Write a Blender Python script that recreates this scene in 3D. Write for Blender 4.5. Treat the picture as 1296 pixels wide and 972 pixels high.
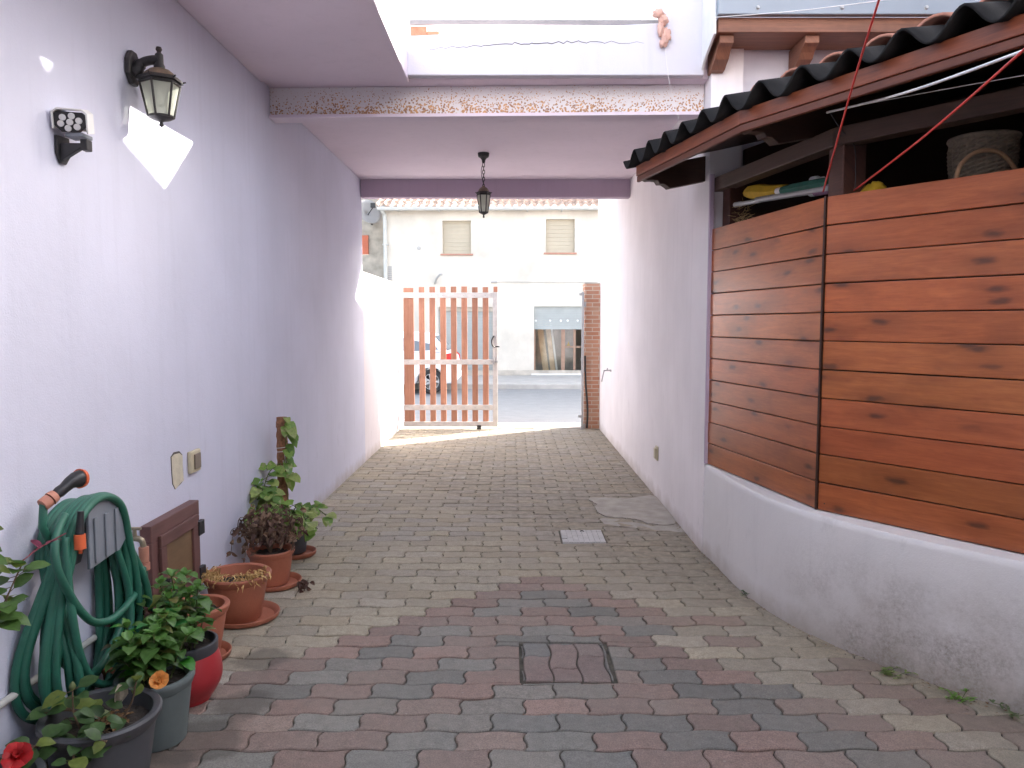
import bpy, bmesh, math, random
from mathutils import Vector, Matrix, noise as mnoise
R = math.radians
PI = math.pi
rnd = random.Random(7)
S = bpy.context.scene
for o in list(S.objects):
    bpy.data.objects.remove(o)
COL = S.collection

# ------------------------------------------------------------------ camera
cam = bpy.data.cameras.new('camera')
camo = bpy.data.objects.new('camera', cam)
COL.objects.link(camo)
cam.sensor_width = 36.0
cam.lens = 36.0 * 973 / 1296
cam.clip_start = 0.05
cam.clip_end = 2000
camo.location = (0, 0, 1.5)
camo.rotation_euler = (R(90 - 4.47), 0, 0)
S.camera = camo

# ------------------------------------------------------------------ light
SUN = Vector((0.805, 0.593, 0.532)).normalized()      # direction towards the sun
W = bpy.data.worlds.new('World')
S.world = W
W.use_nodes = True
nt = W.node_tree
bg = nt.nodes['Background']
sky = nt.nodes.new('ShaderNodeTexSky')
sky.sky_type = 'NISHITA'
sky.sun_disc = False
sky.sun_elevation = math.asin(SUN.z)
sky.sun_rotation = math.atan2(SUN.x, SUN.y)
sky.air_density = 1.0
sky.dust_density = 4.0
sky.ozone_density = 0.6
hs = nt.nodes.new('ShaderNodeHueSaturation')      # thin bright haze: a whiter sky
hs.inputs['Saturation'].default_value = 0.62
nt.links.new(sky.outputs[0], hs.inputs['Color'])
nt.links.new(hs.outputs[0], bg.inputs[0])
bg.inputs[1].default_value = 0.15
sl = bpy.data.lights.new('sun', 'SUN')
sl.energy = 4.0
sl.angle = R(0.5)
sl.color = (1.0, 0.94, 0.86)
so = bpy.data.objects.new('sun', sl)
COL.objects.link(so)
so.rotation_euler = (-SUN).to_track_quat('-Z', 'Y').to_euler()
so.location = (20, 12, 14)
S.view_settings.view_transform = 'Standard'
S.view_settings.look = 'None'
S.view_settings.gamma = 1
S.view_settings.exposure = 2.68
S.render.engine = 'CYCLES'
S.cycles.max_bounces = 10
S.cycles.diffuse_bounces = 6
S.cycles.use_denoising = True

# ------------------------------------------------------------------ materials
def newmat(name):
    m = bpy.data.materials.new(name)
    m.use_nodes = True
    n = m.node_tree.nodes
    return m, n, m.node_tree.links, n['Principled BSDF']

def mixc(n, l, fac, a, b, mode='MIX'):
    x = n.new('ShaderNodeMix'); x.data_type = 'RGBA'; x.blend_type = mode
    for sock, v in ((x.inputs[0], fac), (x.inputs[6], a), (x.inputs[7], b)):
        if hasattr(v, 'links'):
            l.new(v, sock)
        elif isinstance(v, (int, float)):
            sock.default_value = v
        else:
            sock.default_value = (*v, 1)
    return x.outputs[2]

def noise(n, l, vec, scale, detail=4, rough=.55, dist=0.0):
    t = n.new('ShaderNodeTexNoise')
    t.inputs['Scale'].default_value = scale
    t.inputs['Detail'].default_value = detail
    t.inputs['Roughness'].default_value = rough
    t.inputs['Distortion'].default_value = dist
    l.new(vec, t.inputs['Vector'])
    return t.outputs[0]

def ramp(n, l, v, a, b):
    r = n.new('ShaderNodeMapRange')
    r.inputs[1].default_value = a
    r.inputs[2].default_value = b
    l.new(v, r.inputs[0])
    return r.outputs[0]

def objvec(n, l, scale=(1, 1, 1)):
    t = n.new('ShaderNodeTexCoord')
    mp = n.new('ShaderNodeMapping')
    mp.inputs[3].default_value = scale
    l.new(t.outputs['Object'], mp.inputs[0])
    return mp.outputs[0]

def sep(n, l, vec):
    s = n.new('ShaderNodeSeparateXYZ'); l.new(vec, s.inputs[0]); return s.outputs

def mth(n, l, op, a, b=None):
    m = n.new('ShaderNodeMath'); m.operation = op
    for i, v in enumerate((a, b)):
        if v is None: continue
        if hasattr(v, 'links'): l.new(v, m.inputs[i])
        else: m.inputs[i].default_value = v
    return m.outputs[0]

def bump(n, l, bs, h, strength, dist=.01):
    b = n.new('ShaderNodeBump')
    b.inputs['Strength'].default_value = strength
    b.inputs['Distance'].default_value = dist
    l.new(h, b.inputs['Height'])
    l.new(b.outputs[0], bs.inputs['Normal'])

def simple(name, col, rough=.7, var=.12, scale=12, bscale=120, bstr=.15, metal=0, spec=.5, attr=False, stretch=(1, 1, 1), fine=0):
    m, n, l, bs = newmat(name)
    v = objvec(n, l, stretch)
    f = noise(n, l, v, scale)
    f = ramp(n, l, f, .25, .75)
    lo = tuple(max(0, c * (1 - var)) for c in col); hi = tuple(min(1, c * (1 + var)) for c in col)
    c = mixc(n, l, f, lo, hi)
    if fine:
        f2 = ramp(n, l, noise(n, l, v, scale * 22, 3), .3, .7)
        c = mixc(n, l, f2, c, mixc(n, l, 1.0, c, (1 - fine,) * 3, 'MULTIPLY'))
    if attr:
        a = n.new('ShaderNodeVertexColor'); a.layer_name = 'Col'
        c = mixc(n, l, 1.0, c, a.outputs[0], 'MULTIPLY')
    l.new(c, bs.inputs['Base Color'])
    bs.inputs['Roughness'].default_value = rough
    bs.inputs['Metallic'].default_value = metal
    bs.inputs['Specular IOR Level'].default_value = spec
    if bstr:
        bump(n, l, bs, noise(n, l, v, bscale, 3), bstr, .004)
    return m

def plaster(name, col, stain=.06, grain=.35, grime=None):
    """painted render: mottled paint, trowel/roller grain, faint vertical runs; grime = (z_top, y_far) dirt band at the foot"""
    m, n, l, bs = newmat(name)
    v = objvec(n, l)
    c = mixc(n, l, ramp(n, l, noise(n, l, v, 1.3, 5), .3, .7), tuple(x * (1 - stain) for x in col), tuple(min(1, x * (1 + stain * .6)) for x in col))
    vs = objvec(n, l, (9, 9, .55))
    runs = ramp(n, l, noise(n, l, vs, 1.6, 5, .6), .52, .78)
    c = mixc(n, l, mth(n, l, 'MULTIPLY', runs, .28), c, tuple(x * .80 for x in col))
    sp = ramp(n, l, noise(n, l, v, 38, 4, .7), .66, .8)
    c = mixc(n, l, mth(n, l, 'MULTIPLY', sp, .25), c, tuple(x * .7 for x in col))
    z = sep(n, l, v)
    foot = ramp(n, l, mth(n, l, 'SUBTRACT', .17, mth(n, l, 'ADD', z[2], mth(n, l, 'MULTIPLY', noise(n, l, v, 5, 5, .65), .22))), -.06, .12)
    c = mixc(n, l, mth(n, l, 'MULTIPLY', foot, .75), c, (.36, .30, .24))
    scuff = mth(n, l, 'MULTIPLY', ramp(n, l, noise(n, l, objvec(n, l, (3, 3, 1.1)), 2.2, 6, .75), .60, .72), ramp(n, l, z[2], 1.3, .3))
    c = mixc(n, l, mth(n, l, 'MULTIPLY', scuff, .35), c, tuple(x * .55 for x in col))
    if grime:
        gz = ramp(n, l, z[2], grime[0], .02)
        gy = ramp(n, l, z[1], grime[1], grime[1] - .75)
        big = ramp(n, l, noise(n, l, v, 3.2, 5, .65), .36, .58)
        fin = ramp(n, l, noise(n, l, v, 55, 6, .8), .30, .80)
        g = mth(n, l, 'MULTIPLY', mth(n, l, 'MULTIPLY', gz, gy), mth(n, l, 'MULTIPLY', big, fin))
        c = mixc(n, l, mth(n, l, 'MINIMUM', mth(n, l, 'MULTIPLY', g, 1.5), .8), c, (.22, .19, .155))
        soft = mth(n, l, 'MULTIPLY', mth(n, l, 'MULTIPLY', gz, gy), ramp(n, l, noise(n, l, v, 2.1, 4), .3, .7))
        c = mixc(n, l, mth(n, l, 'MULTIPLY', soft, .95), c, (.36, .32, .27))
    l.new(c, bs.inputs['Base Color'])
    bs.inputs['Roughness'].default_value = .88
    bs.inputs['Specular IOR Level'].default_value = .25
    h = mth(n, l, 'ADD', noise(n, l, v, 150, 3, .6), mth(n, l, 'MULTIPLY', noise(n, l, v, 22, 3), 1.2))
    bump(n, l, bs, h, grain, .004)
    return m

LILAC = (.64, .575, .665)
M = {}
M['wall'] = plaster('lilac_plaster', (.638, .648, .765), .07, .34)
M['wall_right'] = plaster('pale_lilac_plaster', (.83, .80, .81), .08, .3)
M['low_wall'] = plaster('stained_pale_plaster', (.76, .745, .735), .07, .3, grime=(.56, 4.0))
M['ceil'] = plaster('mauve_ceiling_paint', (.75, .66, .74), .05, .22)
M['lintel'] = plaster('shade_darkened_lintel_paint', (.49, .395, .49), .05, .2)  # same paint as the passage, darkened to paint in the backlit shade
M['parapet'] = plaster('pale_lilac_parapet', (.61, .60, .655), .05, .25)
M['facade'] = plaster('cream_white_render', (.65, .605, .53), .18, .4)
M['stone'] = simple('grey_render', (.46, .42, .36), .9, .35, 3.5, 60, .5)
M['white_wall'] = plaster('white_garden_wall', (.74, .70, .74), .05, .3)

def wood(name, light, dark, rough=.42, scale=(2.2, 22), knots=True, attr=True):
    m, n, l, bs = newmat(name)
    t = n.new('ShaderNodeUVMap'); t.uv_map = 'UVMap'
    mp = n.new('ShaderNodeMapping'); mp.inputs[3].default_value = (scale[0], scale[1], 1)
    l.new(t.outputs[0], mp.inputs[0])
    v = mp.outputs[0]
    g = mth(n, l, 'ADD', mth(n, l, 'MULTIPLY', noise(n, l, v, 1.6, 7, .62, .9), .62), mth(n, l, 'MULTIPLY', noise(n, l, v, 6.5, 4, .7, .5), .38))
    c = mixc(n, l, ramp(n, l, g, .32, .68), dark, light)
    mp2 = n.new('ShaderNodeMapping'); mp2.inputs[3].default_value = (2.4, 3.0, 1); l.new(t.outputs[0], mp2.inputs[0])
    blot = ramp(n, l, noise(n, l, mp2.outputs[0], 1.1, 4, .6), .52, .74)
    c = mixc(n, l, mth(n, l, 'MULTIPLY', blot, .45), c, tuple(x * .5 for x in dark))
    if knots:
        mp3 = n.new('ShaderNodeMapping'); mp3.inputs[3].default_value = (2.3, 7.0, 1); l.new(t.outputs[0], mp3.inputs[0])
        wv = n.new('ShaderNodeVectorMath'); wv.operation = 'ADD'
        nz = n.new('ShaderNodeTexNoise'); nz.inputs['Scale'].default_value = 5; l.new(mp3.outputs[0], nz.inputs['Vector'])
        sc = n.new('ShaderNodeVectorMath'); sc.operation = 'SCALE'; sc.inputs[3].default_value = .16; l.new(nz.outputs[1], sc.inputs[0])
        l.new(mp3.outputs[0], wv.inputs[0]); l.new(sc.outputs[0], wv.inputs[1])
        vo = n.new('ShaderNodeTexVoronoi'); vo.voronoi_dimensions = '2D'; vo.inputs['Scale'].default_value = 1.0; vo.inputs['Randomness'].default_value = 1.0
        l.new(wv.outputs[0], vo.inputs['Vector'])
        k = ramp(n, l, vo.outputs['Distance'], .13, .04)
        k2 = ramp(n, l, vo.outputs['Distance'], .46, .05)
        pick = ramp(n, l, noise(n, l, mp3.outputs[0], .8, 1), .36, .46)
        c = mixc(n, l, mth(n, l, 'MULTIPLY', mth(n, l, 'MULTIPLY', k2, pick), .45), c, tuple(x * .42 for x in dark))
        c = mixc(n, l, mth(n, l, 'MULTIPLY', mth(n, l, 'MULTIPLY', k, pick), .68), c, (.04, .018, .013))
    if attr:
        a = n.new('ShaderNodeVertexColor'); a.layer_name = 'Col'
        c = mixc(n, l, 1.0, c, a.outputs[0], 'MULTIPLY')
    l.new(c, bs.inputs['Base Color'])
    bs.inputs['Roughness'].default_value = rough
    bump(n, l, bs, g, .12, .003)
    return m
M['plank'] = wood('orange_stained_pine', (.52, .158, .049), (.32, .080, .025), .30)
M['beam_wood'] = wood('brown_stained_beam', (.21, .062, .026), (.11, .030, .014), .5, (1.6, 26), False)
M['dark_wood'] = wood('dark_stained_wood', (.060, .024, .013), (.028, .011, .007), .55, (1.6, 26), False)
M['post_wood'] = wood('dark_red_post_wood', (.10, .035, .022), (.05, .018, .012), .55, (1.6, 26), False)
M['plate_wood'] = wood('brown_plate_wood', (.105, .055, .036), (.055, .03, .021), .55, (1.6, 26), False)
M['eave_wood'] = wood('weathered_eave_wood', (.30, .13, .075), (.16, .07, .045), .6, (1.6, 26), False)
M['gate_slat'] = wood('salmon_gate_slats', (.44, .225, .145), (.30, .135, .085), .6, (1.5, 20), False)
M['hatch_frame'] = wood('mauve_brown_hatch_wood', (.175, .085, .075), (.12, .055, .05), .5, (2, 26), False)
M['hatch_panel'] = wood('olive_brown_panel', (.20, .125, .065), (.15, .09, .045), .5, (2, 18), False)

def pavers():
    m, n, l, bs = newmat('concrete_pavers')
    v = objvec(n, l)
    a = n.new('ShaderNodeVertexColor'); a.layer_name = 'Col'
    sp = ramp(n, l, noise(n, l, v, 210, 4, .75), .36, .64)
    c = mixc(n, l, sp, mixc(n, l, 1.0, a.outputs[0], (.60, .60, .60), 'MULTIPLY'), mixc(n, l, 1.0, a.outputs[0], (1.25, 1.25, 1.25), 'MULTIPLY'))
    mot = ramp(n, l, noise(n, l, v, 24, 5, .7), .30, .70)
    c = mixc(n, l, mot, mixc(n, l, 1.0, c, (.78, .77, .75), 'MULTIPLY'), mixc(n, l, 1.0, c, (1.14, 1.13, 1.12), 'MULTIPLY'))
    eff = ramp(n, l, noise(n, l, v, 5.5, 6, .75), .64, .78)
    c = mixc(n, l, mth(n, l, 'MULTIPLY', eff, .45), c, (.44, .42, .39))
    chips = ramp(n, l, noise(n, l, v, 62, 2, .5), .70, .75)
    c = mixc(n, l, mth(n, l, 'MULTIPLY', chips, .4), c, (.42, .40, .38))
    d = ramp(n, l, noise(n, l, v, 1.9, 6, .65), .42, .75)
    c = mixc(n, l, mth(n, l, 'ADD', mth(n, l, 'MULTIPLY', d, .42), .10), c, (.27, .245, .205))
    d2 = ramp(n, l, noise(n, l, v, 9, 5, .7), .55, .8)
    c = mixc(n, l, mth(n, l, 'MULTIPLY', d2, .3), c, (.12, .11, .10))
    # brown dust swept against the curved wall, and damp stains by the pots
    xyz = sep(n, l, v)
    sw = mth(n, l, 'ADD', xyz[0], mth(n, l, 'MULTIPLY', xyz[1], .62))
    dust = mth(n, l, 'MULTIPLY', ramp(n, l, sw, 2.75, 3.75), ramp(n, l, noise(n, l, v, 4.5, 5, .65), .25, .62))
    c = mixc(n, l, mth(n, l, 'MULTIPLY', dust, .62), c, (.285, .245, .185))
    fine_d = mth(n, l, 'MULTIPLY', ramp(n, l, sw, 3.25, 3.8), ramp(n, l, noise(n, l, v, 16, 5, .7), .42, .6))
    c = mixc(n, l, mth(n, l, 'MULTIPLY', fine_d, .5), c, (.15, .125, .095))
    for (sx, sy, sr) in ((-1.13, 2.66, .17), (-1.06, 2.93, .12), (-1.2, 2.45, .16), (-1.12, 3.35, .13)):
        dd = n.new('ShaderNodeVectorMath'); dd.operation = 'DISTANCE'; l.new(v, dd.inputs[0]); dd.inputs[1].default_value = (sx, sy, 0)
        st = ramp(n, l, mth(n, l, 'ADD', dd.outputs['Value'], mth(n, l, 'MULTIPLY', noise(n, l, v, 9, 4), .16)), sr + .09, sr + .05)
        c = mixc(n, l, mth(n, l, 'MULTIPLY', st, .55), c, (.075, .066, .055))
    l.new(c, bs.inputs['Base Color'])
    bs.inputs['Roughness'].default_value = .82
    bs.inputs['Specular IOR Level'].default_value = .35
    bump(n, l, bs, mth(n, l, 'ADD', noise(n, l, v, 300, 3, .7), noise(n, l, v, 40, 3)), .4, .003)
    return m
M['paver'] = pavers()
M['joint'] = simple('joint_sand', (.075, .068, .05), .95, .75, 20, 200, .5)
M['ground'] = simple('dry_earth', (.22, .19, .15), .95, .25, 2, 40, .4)
M['asphalt'] = simple('worn_grey_asphalt', (.235, .24, .245), .75, .12, 4, 220, .4, fine=.2)
M['kerb'] = simple('pale_sidewalk_concrete', (.40, .385, .36), .9, .14, 5, 160, .4)
M['apron'] = simple('cream_concrete_apron', (.50, .47, .42), .9, .1, 5, 160, .4)
M['patch'] = simple('worn_cement_patch', (.385, .355, .305), .9, .22, 9, 130, .6, fine=.12)
M['cover'] = simple('pale_cement_cover', (.50, .49, .475), .85, .12, 14, 160, .4)
M['black'] = simple('black_plastic', (.022, .022, .024), .45, .2, 10, 200, .05)
M['black_paint'] = simple('weathered_black_metal', (.030, .028, .027), .5, .35, 30, 200, .25)
M['bronze'] = simple('sun_faded_bronze_metal', (.16, .115, .075), .5, .4, 30, 200, .25)
M['grey_metal'] = simple('galvanised_metal', (.42, .42, .42), .5, .12, 8, 90, .1, metal=.3)
M['rail_metal'] = simple('dull_rail_metal', (.24, .225, .22), .6, .15, 8, 90, .1)
M['gate_metal'] = simple('pale_painted_metal', (.56, .53, .50), .55, .14, 16, 90, .15)
M['slate_metal'] = simple('slate_grey_sheet_metal', (.22, .255, .295), .42, .12, 2.2, 30, .05, metal=.25, stretch=(1, 1, .3))
M['white_plastic'] = simple('white_plastic', (.72, .72, .70), .4, .05, 10, 90, .03)
M['beige_plastic'] = simple('beige_plastic', (.55, .49, .34), .45, .06, 10, 90, .03)
M['switch_key'] = simple('brown_switch_key', (.20, .16, .12), .4, .05, 10, 90, .03)
M['terracotta'] = simple('terracotta_plastic', (.40, .135, .075), .6, .14, 7, 120, .15, fine=.12)
M['tile'] = simple('roof_terracotta', (.36, .16, .11), .85, .28, 6, 90, .4)
M['far_tile'] = simple('weathered_roof_tiles', (.47, .33, .25), .9, .35, 5, 60, .4)
M['onduline'] = simple('black_bitumen_sheet', (.017, .016, .016), .9, .25, 14, 160, .25, spec=.15)
M['dark_pot'] = simple('dark_grey_pot_plastic', (.060, .062, .068), .5, .18, 8, 120, .1)
M['grey_pot'] = simple('grey_green_pot_plastic', (.135, .165, .16), .5, .18, 6, 120, .1)
M['red_pot'] = simple('red_glazed_pot', (.40, .028, .035), .38, .12, 6, 90, .05)
M['soil'] = simple('potting_soil', (.035, .026, .02), .95, .5, 40, 120, 1.0)
M['hose'] = simple('green_garden_hose', (.024, .135, .088), .42, .2, 10, 420, .35)
M['orange'] = simple('orange_plastic', (.72, .14, .05), .45, .08, 10, 90, .04)
M['salmon'] = simple('faded_salmon_plastic', (.50, .22, .15), .6, .1, 20, 90, .08)
M['grey_plastic'] = simple('grey_plastic', (.20, .22, .25), .5, .12, 8, 90, .05)
M['brass'] = simple('tarnished_brass', (.32, .27, .19), .4, .2, 30, 90, .1, metal=.7)
M['pipe'] = simple('grey_pvc_pipe', (.50, .50, .47), .5, .08, 8, 90, .05)
M['filler'] = simple('cream_wall_filler', (.62, .57, .44), .9, .12, 24, 120, .5)
M['chip_edge'] = simple('dark_broken_plaster', (.09, .08, .075), .95, .3, 40, 120, .5)
M['brick_raw'] = simple('raw_brick', (.45, .20, .12), .9, .25, 25, 120, .5)
M['rag'] = simple('peach_cotton_rag', (.62, .38, .31), .95, .12, 30, 300, .4)
M['red_cord'] = simple('red_nylon_cord', (.62, .045, .035), .5, .15, 200, 500, .2)
M['white_cord'] = simple('white_coated_wire', (.72, .71, .70), .4, .05, 60, 200, .05)
M['yellow'] = simple('yellow_canvas', (.55, .34, .015), .8, .15, 20, 200, .3)
M['green_plastic'] = simple('dark_green_canvas', (.018, .11, .075), .8, .2, 20, 200, .2)
M['purple'] = simple('mauve_canvas', (.30, .16, .24), .8, .2, 20, 200, .2)
M['straw'] = simple('dry_straw', (.56, .40, .19), .9, .3, 40, 200, .2, attr=True)
M['stem'] = simple('green_stem', (.10, .13, .04), .7, .2, 30, 100, .1)
M['bark'] = simple('woody_stem', (.12, .075, .045), .9, .3, 40, 160, .4)
M['coir'] = simple('coir_fibre', (.30, .145, .08), .98, .4, 60, 260, 1.0)
M['car_paint'] = simple('silver_white_car_paint', (.76, .76, .77), .35, .03, 2, 50, 0)
M['tyre'] = simple('tyre_rubber', (.03, .03, .03), .85, .2, 20, 100, .2)
M['tail_red'] = simple('red_lamp_plastic', (.55, .02, .02), .25, .05, 5, 50, 0)
M['shutter_cream'] = simple('cream_roller_shutter', (.50, .445, .345), .7, .05, 4, 80, .05)
M['shutter_grey'] = simple('grey_green_roller_shutter', (.36, .385, .375), .6, .08, 4, 80, .05, metal=.1)
M['sill'] = simple('terracotta_sill', (.42, .22, .16), .8, .15, 10, 100, .2)
M['room'] = simple('dim_room', (.30, .28, .25), .9, .2, 4, 50, 0)
M['tan_board'] = simple('tan_boards', (.62, .45, .29), .8, .2, 6, 80, .1)
M['frame_wood'] = simple('brown_door_frame', (.32, .20, .14), .6, .15, 8, 80, .1)
M['shutter_red'] = simple('coral_window_shutter', (.62, .19, .11), .7, .1, 4, 60, .1)
M['dish'] = simple('grey_dish', (.40, .39, .38), .6, .08, 4, 60, .05)
M['wicker'] = simple('wicker', (.19, .15, .105), .8, .3, 60, 160, .4)
M['cane'] = simple('cane_handle', (.36, .21, .11), .6, .2, 30, 120, .15)

def rusty():
    m, n, l, bs = newmat('rust_speckled_beam_paint')
    v = objvec(n, l)
    z = sep(n, l, v)
    vo = n.new('ShaderNodeTexVoronoi'); vo.inputs['Scale'].default_value = 70
    nz = n.new('ShaderNodeTexNoise'); nz.inputs['Scale'].default_value = 60; l.new(v, nz.inputs['Vector'])
    ad = n.new('ShaderNodeVectorMath'); ad.operation = 'ADD'
    sc = n.new('ShaderNodeVectorMath'); sc.operation = 'SCALE'; sc.inputs[3].default_value = .018; l.new(nz.outputs[1], sc.inputs[0])
    l.new(v, ad.inputs[0]); l.new(sc.outputs[0], ad.inputs[1]); l.new(ad.outputs[0], vo.inputs['Vector'])
    low = ramp(n, l, z[2], 3.03, 2.85)
    patchy = noise(n, l, v, 3.0, 4)
    thr = mth(n, l, 'ADD', mth(n, l, 'MULTIPLY', low, .42), mth(n, l, 'MULTIPLY', patchy, .36))
    spot = ramp(n, l, mth(n, l, 'SUBTRACT', thr, vo.outputs['Distance']), -.04, .05)
    rc = mixc(n, l, ramp(n, l, noise(n, l, v, 30, 3), .35, .65), (.27, .12, .05), (.60, .31, .11))
    c = mixc(n, l, mth(n, l, 'MULTIPLY', spot, .92), (.70, .675, .68), rc)
    l.new(c, bs.inputs['Base Color'])
    bs.inputs['Roughness'].default_value = .8
    bump(n, l, bs, spot, .4, .003)
    return m
M['rust'] = rusty()

def brickmat():
    m, n, l, bs = newmat('small_orange_bricks')
    t = n.new('ShaderNodeTexCoord'); mp = n.new('ShaderNodeMapping')
    mp.inputs[2].default_value = (R(90), 0, 0)
    l.new(t.outputs['Object'], mp.inputs[0])
    b = n.new('ShaderNodeTexBrick')
    b.inputs['Scale'].default_value = 1.0
    b.inputs['Brick Width'].default_value = .19; b.inputs['Row Height'].default_value = .058; b.inputs['Mortar Size'].default_value = .006
    b.inputs['Color1'].default_value = (.42, .19, .115, 1); b.inputs['Color2'].default_value = (.52, .27, .17, 1); b.inputs['Mortar'].default_value = (.55, .47, .38, 1)
    l.new(mp.outputs[0], b.inputs['Vector'])
    v = objvec(n, l)
    c = mixc(n, l, mth(n, l, 'MULTIPLY', ramp(n, l, noise(n, l, v, 5, 5), .4, .7), .4), b.outputs[0], (.44, .34, .25))
    l.new(c, bs.inputs['Base Color']); bs.inputs['Roughness'].default_value = .9
    bump(n, l, bs, b.outputs[1], -.4, .004)
    return m
M['brick'] = brickmat()

def glassmat(name, tint=(.9, .92, .9), rough=.05):
    m, n, l, bs = newmat(name)
    out = n['Material Output']
    tr = n.new('ShaderNodeBsdfTransparent'); tr.inputs[0].default_value = (*tint, 1)
    gl = n.new('ShaderNodeBsdfGlossy'); gl.inputs[1].default_value = rough
    fr = n.new('ShaderNodeFresnel'); fr.inputs[0].default_value = 1.5
    mx = n.new('ShaderNodeMixShader')
    l.new(fr.outputs[0], mx.inputs[0]); l.new(tr.outputs[0], mx.inputs[1]); l.new(gl.outputs[0], mx.inputs[2]); l.new(mx.outputs[0], out.inputs[0])
    return m
M['glass'] = glassmat('clear_glass')
def lampglass():
    m, n, l, bs = newmat('frosted_lamp_glass')
    out = n['Material Output']
    tl = n.new('ShaderNodeBsdfTranslucent'); tl.inputs[0].default_value = (.78, .80, .72, 1)
    df = n.new('ShaderNodeBsdfPrincipled'); df.inputs['Base Color'].default_value = (.62, .64, .57, 1); df.inputs['Roughness'].default_value = .15
    tr = n.new('ShaderNodeBsdfTransparent'); tr.inputs[0].default_value = (.85, .87, .80, 1)
    a = n.new('ShaderNodeMixShader'); a.inputs[0].default_value = .5; l.new(tl.outputs[0], a.inputs[1]); l.new(df.outputs[0], a.inputs[2])
    b = n.new('ShaderNodeMixShader'); b.inputs[0].default_value = .35; l.new(a.outputs[0], b.inputs[1]); l.new(tr.outputs[0], b.inputs[2])
    l.new(b.outputs[0], out.inputs[0])
    return m
M['lamp_glass'] = lampglass()
M['car_glass'] = simple('tinted_car_glass', (.16, .18, .20), .1, .02, 2, 50, 0)

def leafmat(name, rough=.38, trans=.40):
    m, n, l, bs = newmat(name)
    a = n.new('ShaderNodeVertexColor'); a.layer_name = 'Col'
    v = objvec(n, l)
    f = ramp(n, l, noise(n, l, v, 70, 3), .3, .7)
    c = mixc(n, l, f, mixc(n, l, 1.0, a.outputs[0], (.8, .8, .8), 'MULTIPLY'), mixc(n, l, 1.0, a.outputs[0], (1.15, 1.15, 1.1), 'MULTIPLY'))
    l.new(c, bs.inputs['Base Color']); bs.inputs['Roughness'].default_value = rough
    tl = n.new('ShaderNodeBsdfTranslucent'); l.new(c, tl.inputs[0])
    mx = n.new('ShaderNodeMixShader'); mx.inputs[0].default_value = trans
    l.new(bs.outputs[0], mx.inputs[1]); l.new(tl.outputs[0], mx.inputs[2]); l.new(mx.outputs[0], n['Material Output'].inputs[0])
    return m
M['leaf'] = leafmat('green_leaves')
M['dead_leaf'] = leafmat('dead_leaves', .8, .15)
M['petal'] = leafmat('petals', .6, .35)

# ------------------------------------------------------------------ mesh helpers
def V(*a): return Vector(a)
def frame_of(d):
    d = d.normalized()
    u = d.cross(V(0, 0, 1))
    if u.length < 1e-4: u = V(1, 0, 0)
    u.normalize()
    return u, u.cross(d).normalized()

def newbm():
    b = bmesh.new(); b.loops.layers.float_color.new('Col'); b.loops.layers.uv.new('UVMap'); return b
def setcol(b, faces, c):
    L = b.loops.layers.float_color['Col']
    for f in faces:
        for lp in f.loops: lp[L] = (*c, 1)
def allwhite(b): setcol(b, b.faces, (1, 1, 1))

def hexa(b, p):
    """8 points: 4 bottom CCW, 4 top CCW"""
    v = [b.verts.new(x) for x in p]
    fs = [b.faces.new([v[i] for i in q]) for q in ((3, 2, 1, 0), (4, 5, 6, 7), (0, 1, 5, 4), (1, 2, 6, 5), (2, 3, 7, 6), (3, 0, 4, 7))]
    return fs

def box(b, x0, x1, y0, y1, z0, z1):
    return hexa(b, [V(x0, y0, z0), V(x1, y0, z0), V(x1, y1, z0), V(x0, y1, z0), V(x0, y0, z1), V(x1, y0, z1), V(x1, y1, z1), V(x0, y1, z1)])

def obox(b, c, ax, ay, az, sx, sy, sz):
    """oriented box centre c, half sizes s along unit axes"""
    P = []
    for z in (-1, 1):
        for x, y in ((-1, -1), (1, -1), (1, 1), (-1, 1)):
            P.append(c + ax * sx * x + ay * sy * y + az * sz * z)
    return hexa(b, P)

def board(b, p, q, up, depth, h, t, uoff=None, col=(1, 1, 1)):
    """plank from p to q (front lower edge line), height h along up, thickness t along depth; UV in metres"""
    ax = (q - p); L = ax.length; ax = ax / L
    fs = hexa(b, [p, q, q + depth * t, p + depth * t, p + up * h, q + up * h, q + depth * t + up * h, p + depth * t + up * h])
    uv = b.loops.layers.uv['UVMap']
    o = uoff if uoff else (rnd.uniform(0, 40), rnd.uniform(0, 40))
    for f in fs:
        for lp in f.loops:
            d = lp.vert.co - p
            lp[uv].uv = (o[0] + d.dot(ax), o[1] + d.dot(up) + d.dot(depth))
    setcol(b, fs, col)
    return fs

def cyl(b, p, q, r0, r1=None, n=12, cap=True):
    r1 = r0 if r1 is None else r1
    u, w = frame_of(q - p)
    a = [b.verts.new(p + (u * math.cos(2 * PI * i / n) + w * math.sin(2 * PI * i / n)) * r0) for i in range(n)]
    c = [b.verts.new(q + (u * math.cos(2 * PI * i / n) + w * math.sin(2 * PI * i / n)) * r1) for i in range(n)]
    for i in range(n):
        b.faces.new((a[i], a[(i + 1) % n], c[(i + 1) % n], c[i]))
    if cap:
        b.faces.new(a[::-1]); b.faces.new(c)

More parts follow.
